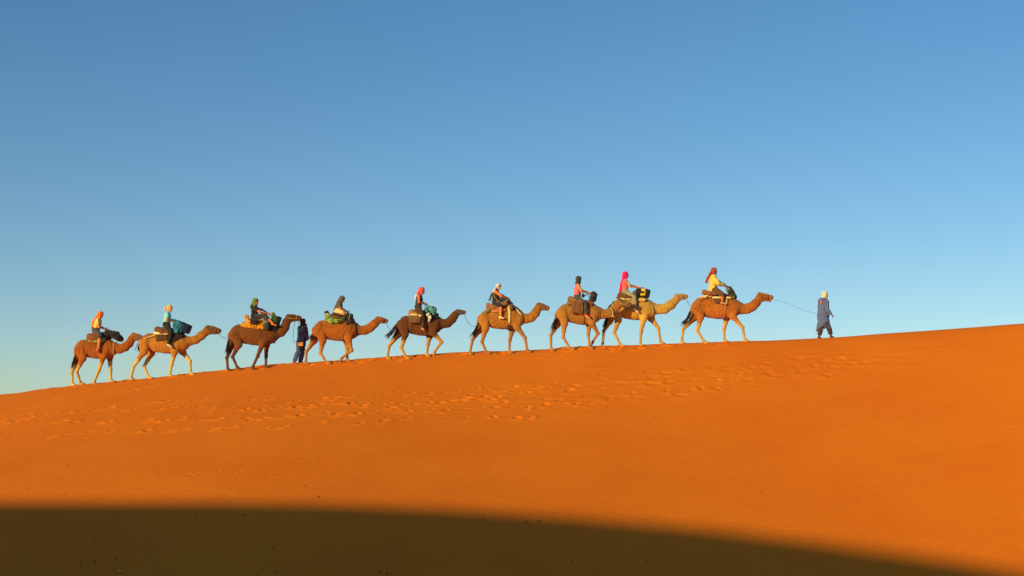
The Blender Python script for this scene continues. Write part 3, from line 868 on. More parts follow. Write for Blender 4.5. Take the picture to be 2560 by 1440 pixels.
    if 'hair' in g:
        nm, rgb, pony = g['hair']
        hp_ = [ball(F(-.028, 0, .040), np.array([.106, .090, .104]) * size, .02, 0, Rh), ball(F(-.06, 0, -.02), np.array([.06, .075, .07]) * size, .03, 0, Rh), ball(F(.10, 0, -.03), (.075, .09, .10), .02, 0, Rh, True)]
        if pony:
            tp_ = [F(-.10, 0, .05)] + [W(p, -.02) for p in pony]
            for a_, b_ in zip(tp_, tp_[1:]): hp_.append(cone(a_, b_, .034, .036, .02))
        skin_obj('hair', hp_, .010, mk(nm, rgb), body, base)
    if g.get('glasses'):
        gp = [block(F(.098, s_ * .034, .010), (.006, .028, .019), .008, .004, 0, Rh) for s_ in (-1, 1)] + [cone(F(.10, -.01, .014), F(.10, .01, .014), .005, .005, .004)]
        gp += [cone(F(.095, s_ * .06, .014), F(-.01, s_ * .082, .010), .005, .005, .004) for s_ in (-1, 1)]
        skin_obj('sunglasses', gp, .005, material('dark_lens', (.01, .01, .012), rough=.15, bump=0, var=0), body, base)
    info = dict(base=base, body=body, F=F, nk=nk, pv=pv, arms=arms, legs=legs, mk=mk, W=W)
    return info
R = {}
R[1] = make_person('person', 'rider with an orange headscarf and cream top on the last camel', VIEWS[1], dict(
    head=(573,232), neck=(545,305), pelvis=(500,478), el=(548,425), wr=(628,450), knee=(565,565), ank=(535,765), toe=(505,815), nod=.1,
    skin=(216,124,62), size=.95, broad=.9, shirt=('cream_cotton', (236,186,90), .2, 0, {}), pants=('charcoal_shorts', (82,66,54), .54, .02), pants_name='shorts',
    scarf=('orange_scarf', (240,116,24), [(500,280),(462,350),(442,430)], {}), shoe=('dusty_pink_shoe', (206,96,74), None)))
R[2] = make_person('person', 'bareheaded rider with a blond ponytail and pale aqua shirt', VIEWS[2], dict(
    head=(790,142), neck=(755,218), pelvis=(728,425), el=(738,345), wr=(838,365), elF=(780,335), wrF=(875,345), knee=(800,560), ank=(768,750), toe=(815,812),
    face=-.45, shirt=('aqua_cotton', (128,206,200), .24, 0, {}), pants=('black_trousers', (44,36,24), .97, .02), broad=.95,
    hair=('blond_hair', (226,172,84), [(712,128),(698,180)]), shoe=('white_sandal', (214,190,160), (150,110,80))))
R[3] = make_person('person', 'rider in black leaning forward, olive green headscarf with a short tail', VIEWS[3], dict(
    head=(612,170), neck=(600,245), pelvis=(590,425), el=(690,348), wr=(800,372), elF=(710,300), wrF=(815,355), knee=(775,415), ank=(905,535), toe=(968,572),
    kw=.26, aw=.36, sh=(600,285), face=-.15, shirt=('black_cotton', (46,36,36), .22, 0, {}), pants=('dark_trousers', (56,44,38), .66, .015),
    scarf=('olive_scarf', (108,112,36), [(545,225),(528,265)], {}), skin=(226,110,54)))
R[4] = make_person('person', 'slouching rider in a grey hood with cream shorts above the green bedroll', VIEWS[4], dict(
    head=(972,135), neck=(935,200), pelvis=(900,350), el=(945,300), wr=(1030,345), knee=(1015,375), ank=(975,455), toe=(1010,490), kw=.26, aw=.30, nod=.35,
    sh=(925,225), shirt=('grey_brown_cotton', (98,76,52), .30, 0, {}), pants=('cream_shorts', (226,176,110), .33, .02), pants_name='shorts', shoe=('brown_sandal', (120,76,44), None),
    scarf=('grey_scarf', (92,78,62), [(895,190),(862,270),(846,330)], {}), skin=(214,112,52), size=.97))
R[5] = make_person('person', 'rider in a navy vest with a coral turban and white scarf tail', VIEWS[5], dict(
    head=(718,188), neck=(685,258), pelvis=(655,470), el=(668,380), wr=(765,410), knee=(725,595), ank=(738,815), toe=(755,855), sh=(658,270),
    shirt=('navy_vest', (58,54,72), 0, 0, {}), pants=('dark_brown_trousers', (70,46,28), .97, .02), broad=.95,
    scarf=('coral_scarf', (226,82,70), [(660,215),(640,235)], {}), shoe=('pink_sandal', (214,120,100), None), skin=(208,108,50)))
R[6] = make_person('person', 'rider in black vest, pale turban and sunglasses looking at the camera', VIEWS[6], dict(
    head=(592,185), neck=(555,250), pelvis=(545,460), el=(640,345), wr=(740,390), knee=(628,520), ank=(630,695), toe=(680,725), sh=(540,275),
    face=-.95, bulk=1.12, broad=1.1, shirt=('black_vest', (50,38,40), 0, 0, {}), pants=('black_shorts', (46,36,38), .48, .03), pants_name='shorts', glasses=True,
    scarf=('pale_grey_scarf', (196,180,176), [(535,225),(505,275)], {}), wrap=0, taildy=-.06, shoe=('cream_shoe', (226,196,120), (150,110,60)), skin=(224,116,46)))
R[7] = make_person('person', 'rider seen from behind in a pink striped vest with red shoes', VIEWS[7], dict(
    head=(570,195), neck=(555,265), pelvis=(540,490), el=(612,385), wr=(710,402), knee=(670,585), ank=(688,745), toe=(742,812), sh=(560,290),
    face=.9, shirt=('pink_striped_cotton', (240,116,104), 0, .02, dict(rgb2=albedo(214,84,84), pattern='stripe', pscale=9)), pants=('slate_trousers', (76,68,48), .96, .02),
    scarf=('dark_teal_scarf', (62,58,52), None, {}), shoe=('red_shoe', (216,40,34), (236,226,210)), skin=(230,126,44)))
R[8] = make_person('person', 'rider in hot pink turban and coral vest with pale jeans', VIEWS[8], dict(
    head=(1338,118), neck=(1315,185), pelvis=(1328,395), el=(1408,298), wr=(1545,322), knee=(1480,480), ank=(1488,650), toe=(1540,722), sh=(1345,225),
    shirt=('coral_cotton', (242,98,82), .08, 0, {}), pants=('pale_jeans', (146,128,88), .96, .02), face=.25, nod=-.2,
    scarf=('hot_pink_scarf', (228,24,84), [(1300,165),(1265,260),(1245,390)], {}), shoe=('beige_shoe', (220,176,116), (236,216,180)), skin=(228,128,50)))
R[9] = make_person('person', 'rider in cream long-sleeved shirt and rust turban on the lead camel', VIEWS[9], dict(
    head=(598,178), neck=(575,240), pelvis=(580,455), el=(665,370), wr=(758,400), knee=(725,545), ank=(725,655), toe=(785,695), sh=(595,270), size=1.02,
    bulk=1.25, broad=1.12, loose=.022, shirt=('cream_linen', (232,176,74), .93, .02, {}), pants=('brown_wrap', (98,60,40), .50, .06), pants_name='wrap_skirt', kw=.36,
    scarf=('rust_scarf', (164,66,34), [(540,200),(505,270),(472,345)], dict(rgb2=albedo(96,50,60), pattern='spots', pscale=6)), shoe=('tan_sandal', (196,130,62), (120,80,40)), skin=(204,96,44)))
VG = View(1990, 710, 9.0, 54.85)
VW = View(550, 730, 6.857, 54.75)
guide = make_person('person', 'guide in blue-grey robe and cream turban leading the caravan on foot', VG, dict(
    head=(655,255), neck=(625,345), pelvis=(620,760), el=(715,590), wr=(790,680), ely=.20, wry=.26, elF=(600,600), wrF=(640,700),
    knee=(570,960), ank=(520,1195), toe=(560,1228), kneeF=(730,950), ankF=(790,1170), toeF=(845,1212), kw=.10, aw=.12, face=.35, broad=1.05, twist=.5,
    skin=(110,58,36), shirt=('blue_grey_robe', (88,94,120), .88, 0, {}), loose=.03, pants=('dark_plum_trousers', (66,46,50), .86, .03), scarf=('cream_turban', (214,184,132), None, {}), group='people on foot'), standing=True)
walker = make_person('person', 'person on foot in dark blue robe with long brown headscarf behind dark camel', VW, dict(
    head=(1425,520), neck=(1420,600), pelvis=(1390,860), el=(1360,740), wr=(1345,850), ely=.18, wry=.2, elF=(1470,740), wrF=(1450,850),
    knee=(1345,1010), ank=(1275,1180), toe=(1300,1222), kneeF=(1420,1030), ankF=(1375,1195), toeF=(1415,1228), kw=.10, aw=.11, face=1.1, twist=.7, broad=.85, bulk=.88,
    skin=(150,80,46), shirt=('navy_robe', (32,36,62), .95, 0, {}), loose=.03, pants=('blue_trousers', (70,80,104), .93, .035), group='people on foot',
    scarf=('brown_scarf', (92,36,24), [(1470,560),(1490,680),(1505,800)], {}), shoe=('sand_shoe', (170,80,34), None)), standing=True)
# robes: skirts with hem, embroidery, belt
def robe(info, V, rows, mat, name='robe_skirt'):
    pr = [cone(V.at(x0, y0), V.at(x1, y1), V.m(r0), V.m(r1), .05, 0, sy) for (x0, y0, r0), (x1, y1, r1), sy in rows]
    return skin_obj(name, pr, .0135, mat, info['body'], info['base'], folds=.022)
gm = MATS['blue_grey_robe']
robe(guide, VG, [((615,420,120),(615,700,128),1.25),((615,700,124),(615,880,112),1.2),((600,860,110),(525,980,58),1.7),((650,860,100),(750,975,44),1.7),((630,870,98),(640,940,58),1.8),((525,980,56),(474,1040,32),1.6)], gm)
skin_obj('embroidery', [block(VG.at(570,405,-.235), (.035,.03,.075), .02, .01)], .010, material('orange_embroidery', albedo(214,110,70), rgb2=albedo(110,90,100), pattern='spots', pscale=40), guide['body'], guide['base'])
wm = MATS['navy_robe']
robe(walker, VW, [((1412,640,72),(1402,800,76),1.3),((1402,800,76),(1388,930,76),1.3),((1440,640,50),(1490,800,34),1.6)], wm)
skin_obj('waist_bag', [block(VW.at(1385,895,-.19), (.10,.05,.075), .03, .02)], .010, material('orange_cloth_bag', albedo(226,96,40), rgb2=albedo(200,160,70), pattern='stripe', pscale=12), walker['body'], walker['base'])
# socks of the red-shoed rider, pouch and strap of the rider in sunglasses
V6 = VIEWS[6]
b6, base6 = R[6]['body'], R[6]['base']
link('shoulder_strap', mesh_np('shoulder_strap', *[(a - base6 if k == 0 else a) for k, a in enumerate(tube([V6.at(500,285,-.21), V6.at(525,350,-.21), V6.at(575,420,-.22)], .012))]), material('tan_strap', albedo(170,120,70)), b6)
skin_obj('pouch', [block(V6.at(585,436,-.26), (.07,.035,.055), .025, .01)], .010, material('brown_pouch', albedo(110,76,48)), b6, base6)
skin_obj('scarf_end', [cone(V6.at(505,270,-.04), V6.at(465,330,-.03), .03, .04, .02, 0, 1.8), cone(V6.at(465,330,-.03), V6.at(440,410,-.02), .04, .045, .02, 0, 2.0)], .012, material('green_grey_scarf', albedo(104,100,84)), b6, base6)
V5 = VIEWS[5]
skin_obj('scarf_end', [cone(V5.at(650,225,-.03), V5.at(618,280,-.03), .034, .040, .02, 0, 1.8), cone(V5.at(618,280,-.03), V5.at(606,335,-.03), .040, .036, .02, 0, 1.8)], .011, material('white_scarf_end', albedo(240,200,180)), R[5]['body'], R[5]['base'])
skin_obj('sleeve_stripe', [cone(VG.at(700,360,-.24), VG.at(706,560,-.27), .010, .010, .01)], .007, material('pale_stripe', albedo(180,160,170)), guide['body'], guide['base'])
# ---------------------------------------------------------------- saddles, loads, ropes
def cloth(nm, rgb, **k): return material(nm, albedo(*rgb), **dict(dict(rough=.92, bump=.6, scale=24, var=.22, sheen=.15), **k))
BROWN, DBROWN, CREAM = cloth('brown_felt', (112, 64, 34)), cloth('dark_brown_canvas', (86, 54, 34)), cloth('cream_wood_board', (238, 200, 120), scale=14)
BLACK, TAN, RUST = cloth('black_nylon', (36, 30, 32)), cloth('tan_felt', (150, 96, 50)), cloth('rust_felt', (134, 70, 38))
def swell(prims, e):     # used to rest one layer on another
    return prims
class Saddle:
    def __init__(s, i, label):
        s.i, s.V = i, VIEWS[i]
        pv = R[i]['pv']; s.base = np.array([pv[0], s.V.y, TRUNKS[i][3][1][2]])
        s.o = tag(empty('saddle', s.base), label, 'saddle', 'saddles on the camels')
    def layer(s, name, poly, off, mat, rnd=.03, h=.02):
        pts = [s.V.at(x, y, -.28)[[0, 2]] for x, y in poly]
        v, q = hug(TRUNKS[s.i], off, pts, h, rnd)
        if off > .04 and mat is not CREAM: _seed[0] += 1; v = rumple(v, q, .014, 15.0, _seed[0])
        return link(name, mesh_np(name, v - s.base, q), mat, s.o)
    def solid(s, name, prims, mat, h=.014):
        return skin_obj(name, prims, h, mat, s.o, s.base, folds=0 if mat in (CREAM, GRIP) else .016)
    def cushion(s, mat, rx=.26):
        pv = R[s.i]['pv']
        s.solid('seat_cushion', [ball(pv + (0.0, 0, -.165), (rx, .24, .085), .02), ball(pv + (-.12, 0, -.20), (rx * .7, .25, .10), .03), ball(pv + (.12, 0, -.21), (rx * .6, .23, .09), .03)], mat, .016)
    def roll(s, x, y, r, x1, y1, mat, w=.27):
        # a stuffed roll bent round the back of the hump and forward along both sides
        V = s.V; A = lambda a, b, d: V.at(a, b, d)
        r *= .86
        pr = [cone(A(x, y, -w * .8), A(x, y, w * .8), V.m(r), V.m(r), .04)]
        for sg in (-1, 1):
            m = ((x * .55 + x1 * .45), (y * .4 + y1 * .6))
            pr += [cone(A(x, y, sg * w * .8), A(m[0], m[1], sg * (w + .06)), V.m(r), V.m(r * .85), .04), cone(A(m[0], m[1], sg * (w + .06)), A(x1, y1, sg * (w + .07)), V.m(r * .85), V.m(r * .6), .04)]
        s.solid('rear_roll', pr, mat, .016)
    def line(s, name, pts, r, mat, dy=-.3):
        P_ = [s.V.at(p[0], p[1], p[2] if len(p) > 2 else dy) for p in pts]
        v, q = tube(P_, r)
        return link(name, mesh_np(name, v - s.base, q), mat, s.o)
def bag(i, label, name, prims, mat, extras=(), h=.013, cat='bag', group=None):
    """a bag lying on the saddle: its body and straps or flaps"""
    base = np.mean([p[1] for p in prims], 0)
    v, q, _ = skin(prims, h, None, folds=.018)
    rt = tag(empty(name, base), label, cat, group)
    link('body', mesh_np('body', v - base, q), mat, rt)
    for nm, pr, m in extras:
        if isinstance(pr, list): skin_obj(nm, pr, min(h, .011), m, rt, base)
        else: link(nm, mesh_np(nm, pr[0] - base, pr[1]), m, rt)
    return rt
def bx(V, x, y, hw, hh, hd, ang=0, dy=0.0, rnd=None):
    r = rnd if rnd is not None else min(V.m(hw), V.m(hh), hd) * .55
    return block(V.at(x, y, dy), (V.m(hw), hd, V.m(hh)), r, .02, 0, rot_y(rad(ang)))
def band(V, x, y, hw, hh, hd, ang=0, dy=0.0):     # a strap round a bag
    return bx(V, x, y, hw, hh, hd, ang, dy, rnd=.012)
def handle(V, x, y, w, h_, dy=0.0):
    return tube([V.at(x - w, y, dy), V.at(x - w * .8, y - h_, dy), V.at(x + w * .8, y - h_, dy), V.at(x + w, y, dy)], .010)
GRIP = material('dark_iron', (.03, .028, .026), rough=.5, bump=.2)

# 1 - last camel
V = VIEWS[1]; s = Saddle(1, 'green and rust patterned blanket saddle under rider with orange headscarf')
s.cushion(RUST, .22)
s.roll(392,565,40,560,610,RUST,.24)
s.layer('rear_pad', [(335,610),(345,550),(395,515),(445,520),(470,600),(420,630)], .085, RUST)
s.layer('blanket', [(325,645),(350,590),(420,540),(560,530),(640,560),(630,650),(520,668),(420,662)], .055, cloth('green_rust_blanket', (134,146,66), rgb2=albedo(150,78,40), pattern='spots', pscale=8))
s.layer('girth', [(735,540),(750,540),(768,690),(760,990),(745,990),(752,700)], .02, CREAM)
bag(1, 'black duffel bag with maroon end slung before rider with orange headscarf', 'duffel_bag',
    [cone(V.at(685,505), V.at(790,545), V.m(46), V.m(56), .04, 0, 1.8), cone(V.at(790,550), V.at(860,595), V.m(56), V.m(54), .04, 0, 1.7), cone(V.at(610,545), V.at(700,570), V.m(46), V.m(52), .04, 0, 2.0), ball(V.at(840,525), (V.m(30),.12,V.m(34)), .03)], BLACK,
    [('end_cap', [ball(V.at(893,612), (V.m(42), .13, V.m(46)), .02)], cloth('maroon_nylon', (92,20,44))),
     ('strap', [cone(V.at(760,540,-.16), V.at(770,620,-.17), .016, .016, .01), cone(V.at(760,540,-.16), V.at(745,480,-.02), .016, .016, .01)], cloth('grey_webbing', (90,80,66))),
     ('side_pocket', [bx(V, 790,565,38,34,.05,28,-.15)], cloth('dark_grey_nylon', (58,48,46))), ('handle', handle(V, 672,470,22,30), GRIP)])
# 2
V = VIEWS[2]; s = Saddle(2, 'brown padded saddle with cream board under rider in aqua shirt')
s.cushion(BROWN)
s.roll(575,505,58,740,550,BROWN)
s.layer('rear_pad', [(512,560),(515,490),(545,455),(620,438),(720,440),(740,555)], .11, BROWN, .05)
s.layer('board', [(512,545),(700,545),(768,570),(768,594),(512,592)], .125, CREAM, .012, .016)
s.layer('side_flap', [(555,585),(745,585),(745,690),(640,700),(560,712)], .06, DBROWN)
s.layer('front_pad', [(800,560),(840,470),(1010,560),(1010,640),(920,680),(850,730),(815,700)], .05, cloth('black_brown_felt', (50,36,26)))
s.layer('girth', [(868,640),(890,640),(846,1000),(826,1000)], .018, TAN, .01, .014)
s.line('tie_rope', [(520,597,-.36),(440,630,-.33),(345,662,-.27)], .013, CREAM)
bag(2, 'teal rucksack with navy base strapped before rider in aqua shirt', 'rucksack',
    [bx(V, 965,470,98,98,.30,18,0), ball(V.at(880,420), (V.m(40),.2,V.m(55)), .04)], cloth('teal_nylon', (26,88,100)),
    [('base_section', [bx(V, 1075,490,60,82,.26,22,0)], cloth('navy_nylon', (24,30,52))), ('strap', [band(V, 930,455,9,104,.31,18)], cloth('light_teal_webbing', (70,130,130))),
     ('strap', [band(V, 1005,485,8,102,.31,18)], BLACK), ('side_pocket', [bx(V, 900,530,34,42,.06,10,-.30)], cloth('bright_teal_nylon', (40,120,126))), ('handle', handle(V, 880,362,20,22), GRIP)])
# 3
V = VIEWS[3]; s = Saddle(3, 'saddle under yellow brown patterned blanket of rider in black')
s.cushion(cloth('yellow_wool', (216,130,24)))
YB = cloth('yellow_patterned_blanket', (232,142,20), rgb2=albedo(150,70,20), pattern='spots', pscale=17)
s.layer('blanket', [(342,580),(390,440),(408,372),(505,368),(570,440),(755,470),(750,645),(620,632),(450,612)], .075, YB, .03)
s.roll(452,428,44,600,600,YB,.22)
s.layer('front_pad', [(700,590),(830,560),(1010,560),(1005,650),(850,658),(720,645)], .06, BLACK)
s.layer('girth', [(690,600),(708,600),(702,1000),(685,1000)], .015, DBROWN, .01, .014)
s.line('strap_loop', [(905,660,-.25),(930,760,-.3),(945,840,-.3),(930,880,-.3),(912,850,-.3),(925,790,-.28)], .016, BLACK)
bag(3, 'dark olive drum bag hanging by the knee of rider in black', 'drum_bag', [cone(V.at(795,480,-.30), V.at(795,600,-.34), V.m(50), V.m(54), .02, 0, .8)], cloth('dark_olive_canvas', (64,58,42)),
    [('rim', [cone(V.at(795,520,-.31), V.at(795,530,-.31), V.m(55), V.m(55), .01, 0, .85)], cloth('grey_trim', (110,104,90))), ('lid', [ball(V.at(795,440,-.29), (V.m(48), .1, V.m(22)), .02)], cloth('olive_lid', (70,62,48)))])
bag(3, 'green bundle with olive ball on top, before rider in black', 'bundle', [bx(V, 935,500,58,92,.26,16), ball(V.at(970,560), (V.m(50),.25,V.m(60)), .05)], cloth('bottle_green_nylon', (40,72,30)),
    [('top_roll', [cone(V.at(905,392,-.15), V.at(905,392,.15), V.m(46), V.m(46), .02)], cloth('olive_patterned_cloth', (134,136,60), rgb2=albedo(70,60,50), pattern='spots', pscale=14)),
     ('strap', [band(V, 1000,520,16,100,.24,18)], BLACK)])
bag(3, 'small black shoulder bag beside rider in black on yellow blanket', 'shoulder_bag', [bx(V, 580,500,62,46,.06,4,-.36)], BLACK, [('flap', [bx(V, 580,480,58,24,.066,4,-.362)], cloth('soft_black', (50,40,36))), ('strap', tube([V.at(530,470,-.36), V.at(545,380,-.25), V.at(600,290,-.16)], .010), BLACK)])
# 4
V = VIEWS[4]; s = Saddle(4, 'brown saddle pads under slouching rider in grey hood')
s.cushion(BROWN)
s.layer('front_pad', [(1040,600),(1020,450),(1090,380),(1160,430),(1190,520),(1120,560)], .06, cloth('dark_umber_canvas', (58,42,30)))
s.layer('breast_band', [(1185,540),(1215,560),(1240,700),(1225,790),(1200,780),(1210,680)], .02, cloth('charcoal_band', (60,42,30)), .015, .016)
s.layer('girth', [(985,560),(1005,560),(975,980),(955,980)], .015, TAN, .01, .014)
s.line('grip', [(1095,400,0),(1100,335,0)], .016, GRIP); s.line('grip_bar', [(1085,335,-.08),(1085,335,.08)], .014, GRIP)
s4 = s
gb = Saddle.__new__(Saddle); gb.i, gb.V = 4, V; gb.base = V.at(860,540); gb.o = tag(empty('bedroll', gb.base), 'light green sagging bedroll with ribbed end on rust coloured camel', 'bedroll')
GREEN = cloth('light_green_canvas', (138,156,60), rgb2=albedo(98,116,44), pattern='stripe', pscale=4)
ch_ = [(695,385,34),(735,465,66),(810,525,80),(905,535,74),(990,490,58),(1058,425,30)]
gb.solid('roll', [cone(V.at(x0,y0), V.at(x1,y1), V.m(r0), V.m(r1), .05, 0, .44 / V.m(max(r0, r1))) for (x0,y0,r0),(x1,y1,r1) in zip(ch_, ch_[1:])], GREEN, .018)
for k in range(6):
    t = k / 5; x = 690 + 30 * t; y = 395 + 140 * t
    gb.solid('rib', [cone(V.at(x, y, -.38), V.at(x + 60 + 20 * t, y + 10, -.43), .016, .013, .02, 0, .8)], cloth('pale_green_canvas', (186,196,110)))
gb.solid('end_pad', [ball(V.at(690,375), (V.m(38), .28, V.m(34)), .03)], DBROWN)
bag(4, 'brown satchel lying on the green bedroll', 'satchel', [bx(V, 872,428,84,46,.09,14,-.38)], DBROWN, [('flap', [bx(V, 878,408,74,26,.10,14,-.385)], cloth('umber_flap', (72,48,34))), ('strap', tube([V.at(800,440,-.46), V.at(880,455,-.50), V.at(950,470,-.47)], .013), TAN)])
bag(4, 'dark bag piled before slouching rider in grey hood', 'pannier', [bx(V, 1105,455,58,66,.24,14), ball(V.at(1130,500), (V.m(48),.2,V.m(40)), .05)], cloth('dark_green_canvas', (52,50,36)), [('strap', [band(V, 1120,460,9,70,.25,14)], cloth('pale_webbing', (120,116,96)))])
# 5
V = VIEWS[5]; s = Saddle(5, 'brown saddle with cream slats and box pannier under coral turban rider')
s.cushion(BROWN)
s.roll(540,552,52,680,610,cloth('ochre_felt', (164,102,44)))
s.layer('rear_pad', [(478,570),(490,515),(540,490),(640,500),(670,600),(640,645),(500,645)], .115, cloth('ochre_felt', (164,102,44)), .05)
s.solid('slat', [bx(V, 580,595,58,14,.016,3,-.45,.008)], CREAM, .011); s.solid('slat', [bx(V, 686,612,28,13,.016,4,-.45,.008)], CREAM, .011)
for sg in (-1, 1):
    s.solid('pannier', [bx(V, 605,682,95,60,.10,4,sg * .40)], cloth('brown_canvas', (112,72,36)))
    s.solid('pannier_flap', [bx(V, 606,650,98,34,.11,4,sg * .405)], cloth('brown_canvas_flap', (124,80,42)))
s.layer('girth', [(775,640),(793,640),(790,1020),(768,1020)], .016, RUST, .01, .014)
s.line('tie_cord', [(530,735,-.38),(505,800,-.36),(520,880,-.34)], .010, BROWN)
s.layer('front_pad', [(760,640),(790,560),(990,600),(1010,650),(960,670),(900,660),(830,690)], .05, BLACK)
TEAL = cloth('teal_floral_nylon', (88,142,128), rgb2=albedo(30,62,62), pattern='spots', pscale=9)
bag(5, 'teal floral bag with trailing cloth before rider in navy vest', 'day_bag', [bx(V, 880,525,84,70,.24,16), ball(V.at(800,510), (V.m(40),.2,V.m(45)), .05)], TEAL,
    [('hanging_cloth', [cone(V.at(820,590,-.30), V.at(860,640,-.36), .07, .06, .03, 0, .6), cone(V.at(860,640,-.36), V.at(840,705,-.37), .06, .045, .03, 0, .6)], cloth('camouflage_cloth', (96,110,70), rgb2=albedo(226,206,160), pattern='spots', pscale=14)),
     ('strap', [band(V, 900,530,9,76,.25,16)], BLACK), ('handle', handle(V, 790,460,22,26), GRIP), ('base_section', [ball(V.at(955,600), (V.m(55),.2,V.m(40)), .04)], BLACK)])
# 6
V = VIEWS[6]; s = Saddle(6, 'tan felt saddle with pink blanket and cream girth under sunglasses rider')
s.cushion(TAN)
s.roll(415,498,42,600,560,TAN,.25)
s.layer('rear_pad', [(358,520),(362,460),(440,450),(480,490),(470,570),(400,595)], .11, TAN, .05)
s.layer('blanket', [(395,590),(470,500),(600,540),(720,560),(715,600),(600,612),(520,628),(470,604)], .06, cloth('dusty_pink_wool', (196,120,76)))
s.layer('girth', [(742,440),(776,440),(798,600),(794,805),(764,805),(760,600)], .035, cloth('cream_webbing', (240,196,110)), .012, .015)
s.layer('girth_pad', [(735,840),(840,840),(850,1000),(738,1000)], .022, DBROWN, .015, .015)
s.layer('breast_band', [(795,450),(815,450),(930,575),(1000,660),(1003,700),(980,690),(915,595)], .02, CREAM, .01, .014)
s.solid('front_roll', [bx(V, 700,470,52,34,.16,-14,-.18)], cloth('olive_brown_felt', (124,84,44))); s.solid('front_roll', [bx(V, 808,540,30,48,.09,-4,-.26)], cloth('umber_felt', (112,74,40)))
s.line('crupper_rope', [(455,568,-.30),(400,610,-.27),(330,660,-.20),(285,700,-.12)], .022, cloth('green_rope', (100,122,44)))
bag(6, 'dark grey bag held before the rider in sunglasses', 'lap_bag', [bx(V, 668,412,58,32,.22,10), bx(V, 790,460,55,24,.20,42)], cloth('slate_nylon', (60,52,58)), [('handle', handle(V, 745,395,22,24), GRIP), ('strap', [band(V, 660,412,8,36,.23,10)], BLACK)])
# 7
V = VIEWS[7]; s = Saddle(7, 'brown saddle with large box panniers under rider in striped vest')
s.cushion(BROWN)
s.roll(432,505,48,600,560,cloth('mid_brown_felt', (140,88,46)))
s.layer('rear_pad', [(378,595),(384,500),(402,452),(455,448),(560,510),(560,600)], .11, cloth('mid_brown_felt', (140,88,46)), .05)
for sg in (-1, 1):
    s.solid('box_pannier', [bx(V, 545,645,95,96,.09,1,sg * .38,.03)], cloth('brown_tarpaulin', (122,74,38)))
    s.solid('pannier_seam', [bx(V, 592,645,7,98,.096,1,sg * .38,.008)], DBROWN, .010)
s.line('pannier_cord', [(470,748,-.44),(560,746,-.47),(650,742,-.46)], .010, DBROWN)
s.layer('crupper_band', [(365,630),(440,590),(450,605),(375,640)], .03, cloth('grey_green_band', (120,108,70)), .01, .014)
s.layer('girth', [(660,600),(678,600),(662,1000),(645,1000)], .016, DBROWN, .01, .014)
s.line('front_frame', [(640,480,-.2),(690,440,-.2),(728,420,-.15),(742,530,-.2)], .016, GRIP); s.line('front_frame', [(640,480,.2),(690,440,.2),(728,420,.15),(742,530,.2)], .016, GRIP)
s.layer('front_pad', [(680,600),(700,510),(780,510),(830,560),(780,620),(730,620)], .05, RUST)
bag(7, 'black rolled bag standing upright before rider in striped vest', 'roll_bag', [cone(V.at(812,440), V.at(806,505), V.m(52), V.m(52), .02, 0, 2.2)], BLACK,
    [('strap', [cone(V.at(812,455), V.at(812,462), V.m(56), V.m(56), .01, 0, 2.15)], cloth('charcoal_webbing', (62,56,52))), ('buckle', [bx(V, 868,440,10,14,.05,0,-.1,.008)], GRIP), ('side_pouch', [ball(V.at(640,452,-.1), (V.m(30),.08,V.m(34)), .02)], BLACK)])
# 8
V = VIEWS[8]; s = Saddle(8, 'brown saddle with cream board under hot pink turban rider')
s.cushion(BROWN)
s.roll(1242,440,42,1420,480,BROWN)
s.layer('rear_pad', [(1188,470),(1198,412),(1230,390),(1340,395),(1460,480),(1440,505),(1240,505)], .11, BROWN, .05)
s.layer('board', [(1235,485),(1445,495),(1445,520),(1300,516)], .125, CREAM, .012, .015)
s.solid('front_roll', [cone(V.at(1575,520,-.30), V.at(1640,525,-.28), V.m(27), V.m(27), .02)], cloth('straw_roll', (226,170,90)))
s.layer('breast_band', [(1650,490),(1682,480),(1795,610),(1812,720),(1798,720),(1778,625)], .02, cloth('khaki_band', (146,124,60)), .01, .014)
s.layer('girth', [(1526,540),(1540,540),(1536,930),(1520,930)], .014, TAN, .01, .014)
bag(8, 'black and yellow waterproof duffel before hot pink turban rider', 'waterproof_duffel', [bx(V, 1605,410,105,66,.25,5)], BLACK,
    [('yellow_panel', [bx(V, 1612,408,48,62,.262,5)], cloth('yellow_tarpaulin', (222,176,20), bump=.25)), ('strap', [band(V, 1655,412,6,70,.27,5)], GRIP), ('handle', handle(V, 1615,345,26,26), GRIP),
     ('side_pouch', [bx(V, 1490,408,38,38,.16,-10)], cloth('brown_grey_pouch', (120,80,50))), ('end_flap', [bx(V, 1695,425,34,66,.24,12)], cloth('matt_black', (30,28,28)))])
# 9
V = VIEWS[9]; s = Saddle(9, 'brown padded saddle on cream boards under rider in cream shirt')
s.cushion(BROWN, .3)
s.roll(445,505,42,640,530,cloth('saddle_leather', (138,74,38)))
s.layer('rear_pad', [(393,535),(392,468),(430,455),(600,470),(620,545)], .105, cloth('saddle_leather', (138,74,38)), .045)
s.layer('board', [(386,562),(520,537),(565,545),(562,562),(400,576)], .12, CREAM, .012, .015); s.layer('board', [(384,580),(560,566),(562,580),(400,594)], .105, cloth('striped_board', (236,190,100)), .012, .015)
s.layer('board', [(570,572),(700,576),(700,606),(570,602)], .12, CREAM, .012, .015); s.layer('board', [(790,570),(862,578),(862,606),(790,604)], .10, CREAM, .012, .015)
s.layer('side_flap', [(580,604),(702,606),(706,690),(612,686)], .07, cloth('plum_brown_canvas', (96,60,46)))
s.layer('girth', [(775,600),(800,600),(768,1000),(742,1000)], .018, TAN, .01, .014)
s.line('stirrup_cord', [(792,590,-.36),(786,690,-.40)], .013, CREAM)
s.line('crupper_rope', [(520,545,-.35),(440,610,-.30),(330,660,-.2)], .012, DBROWN)
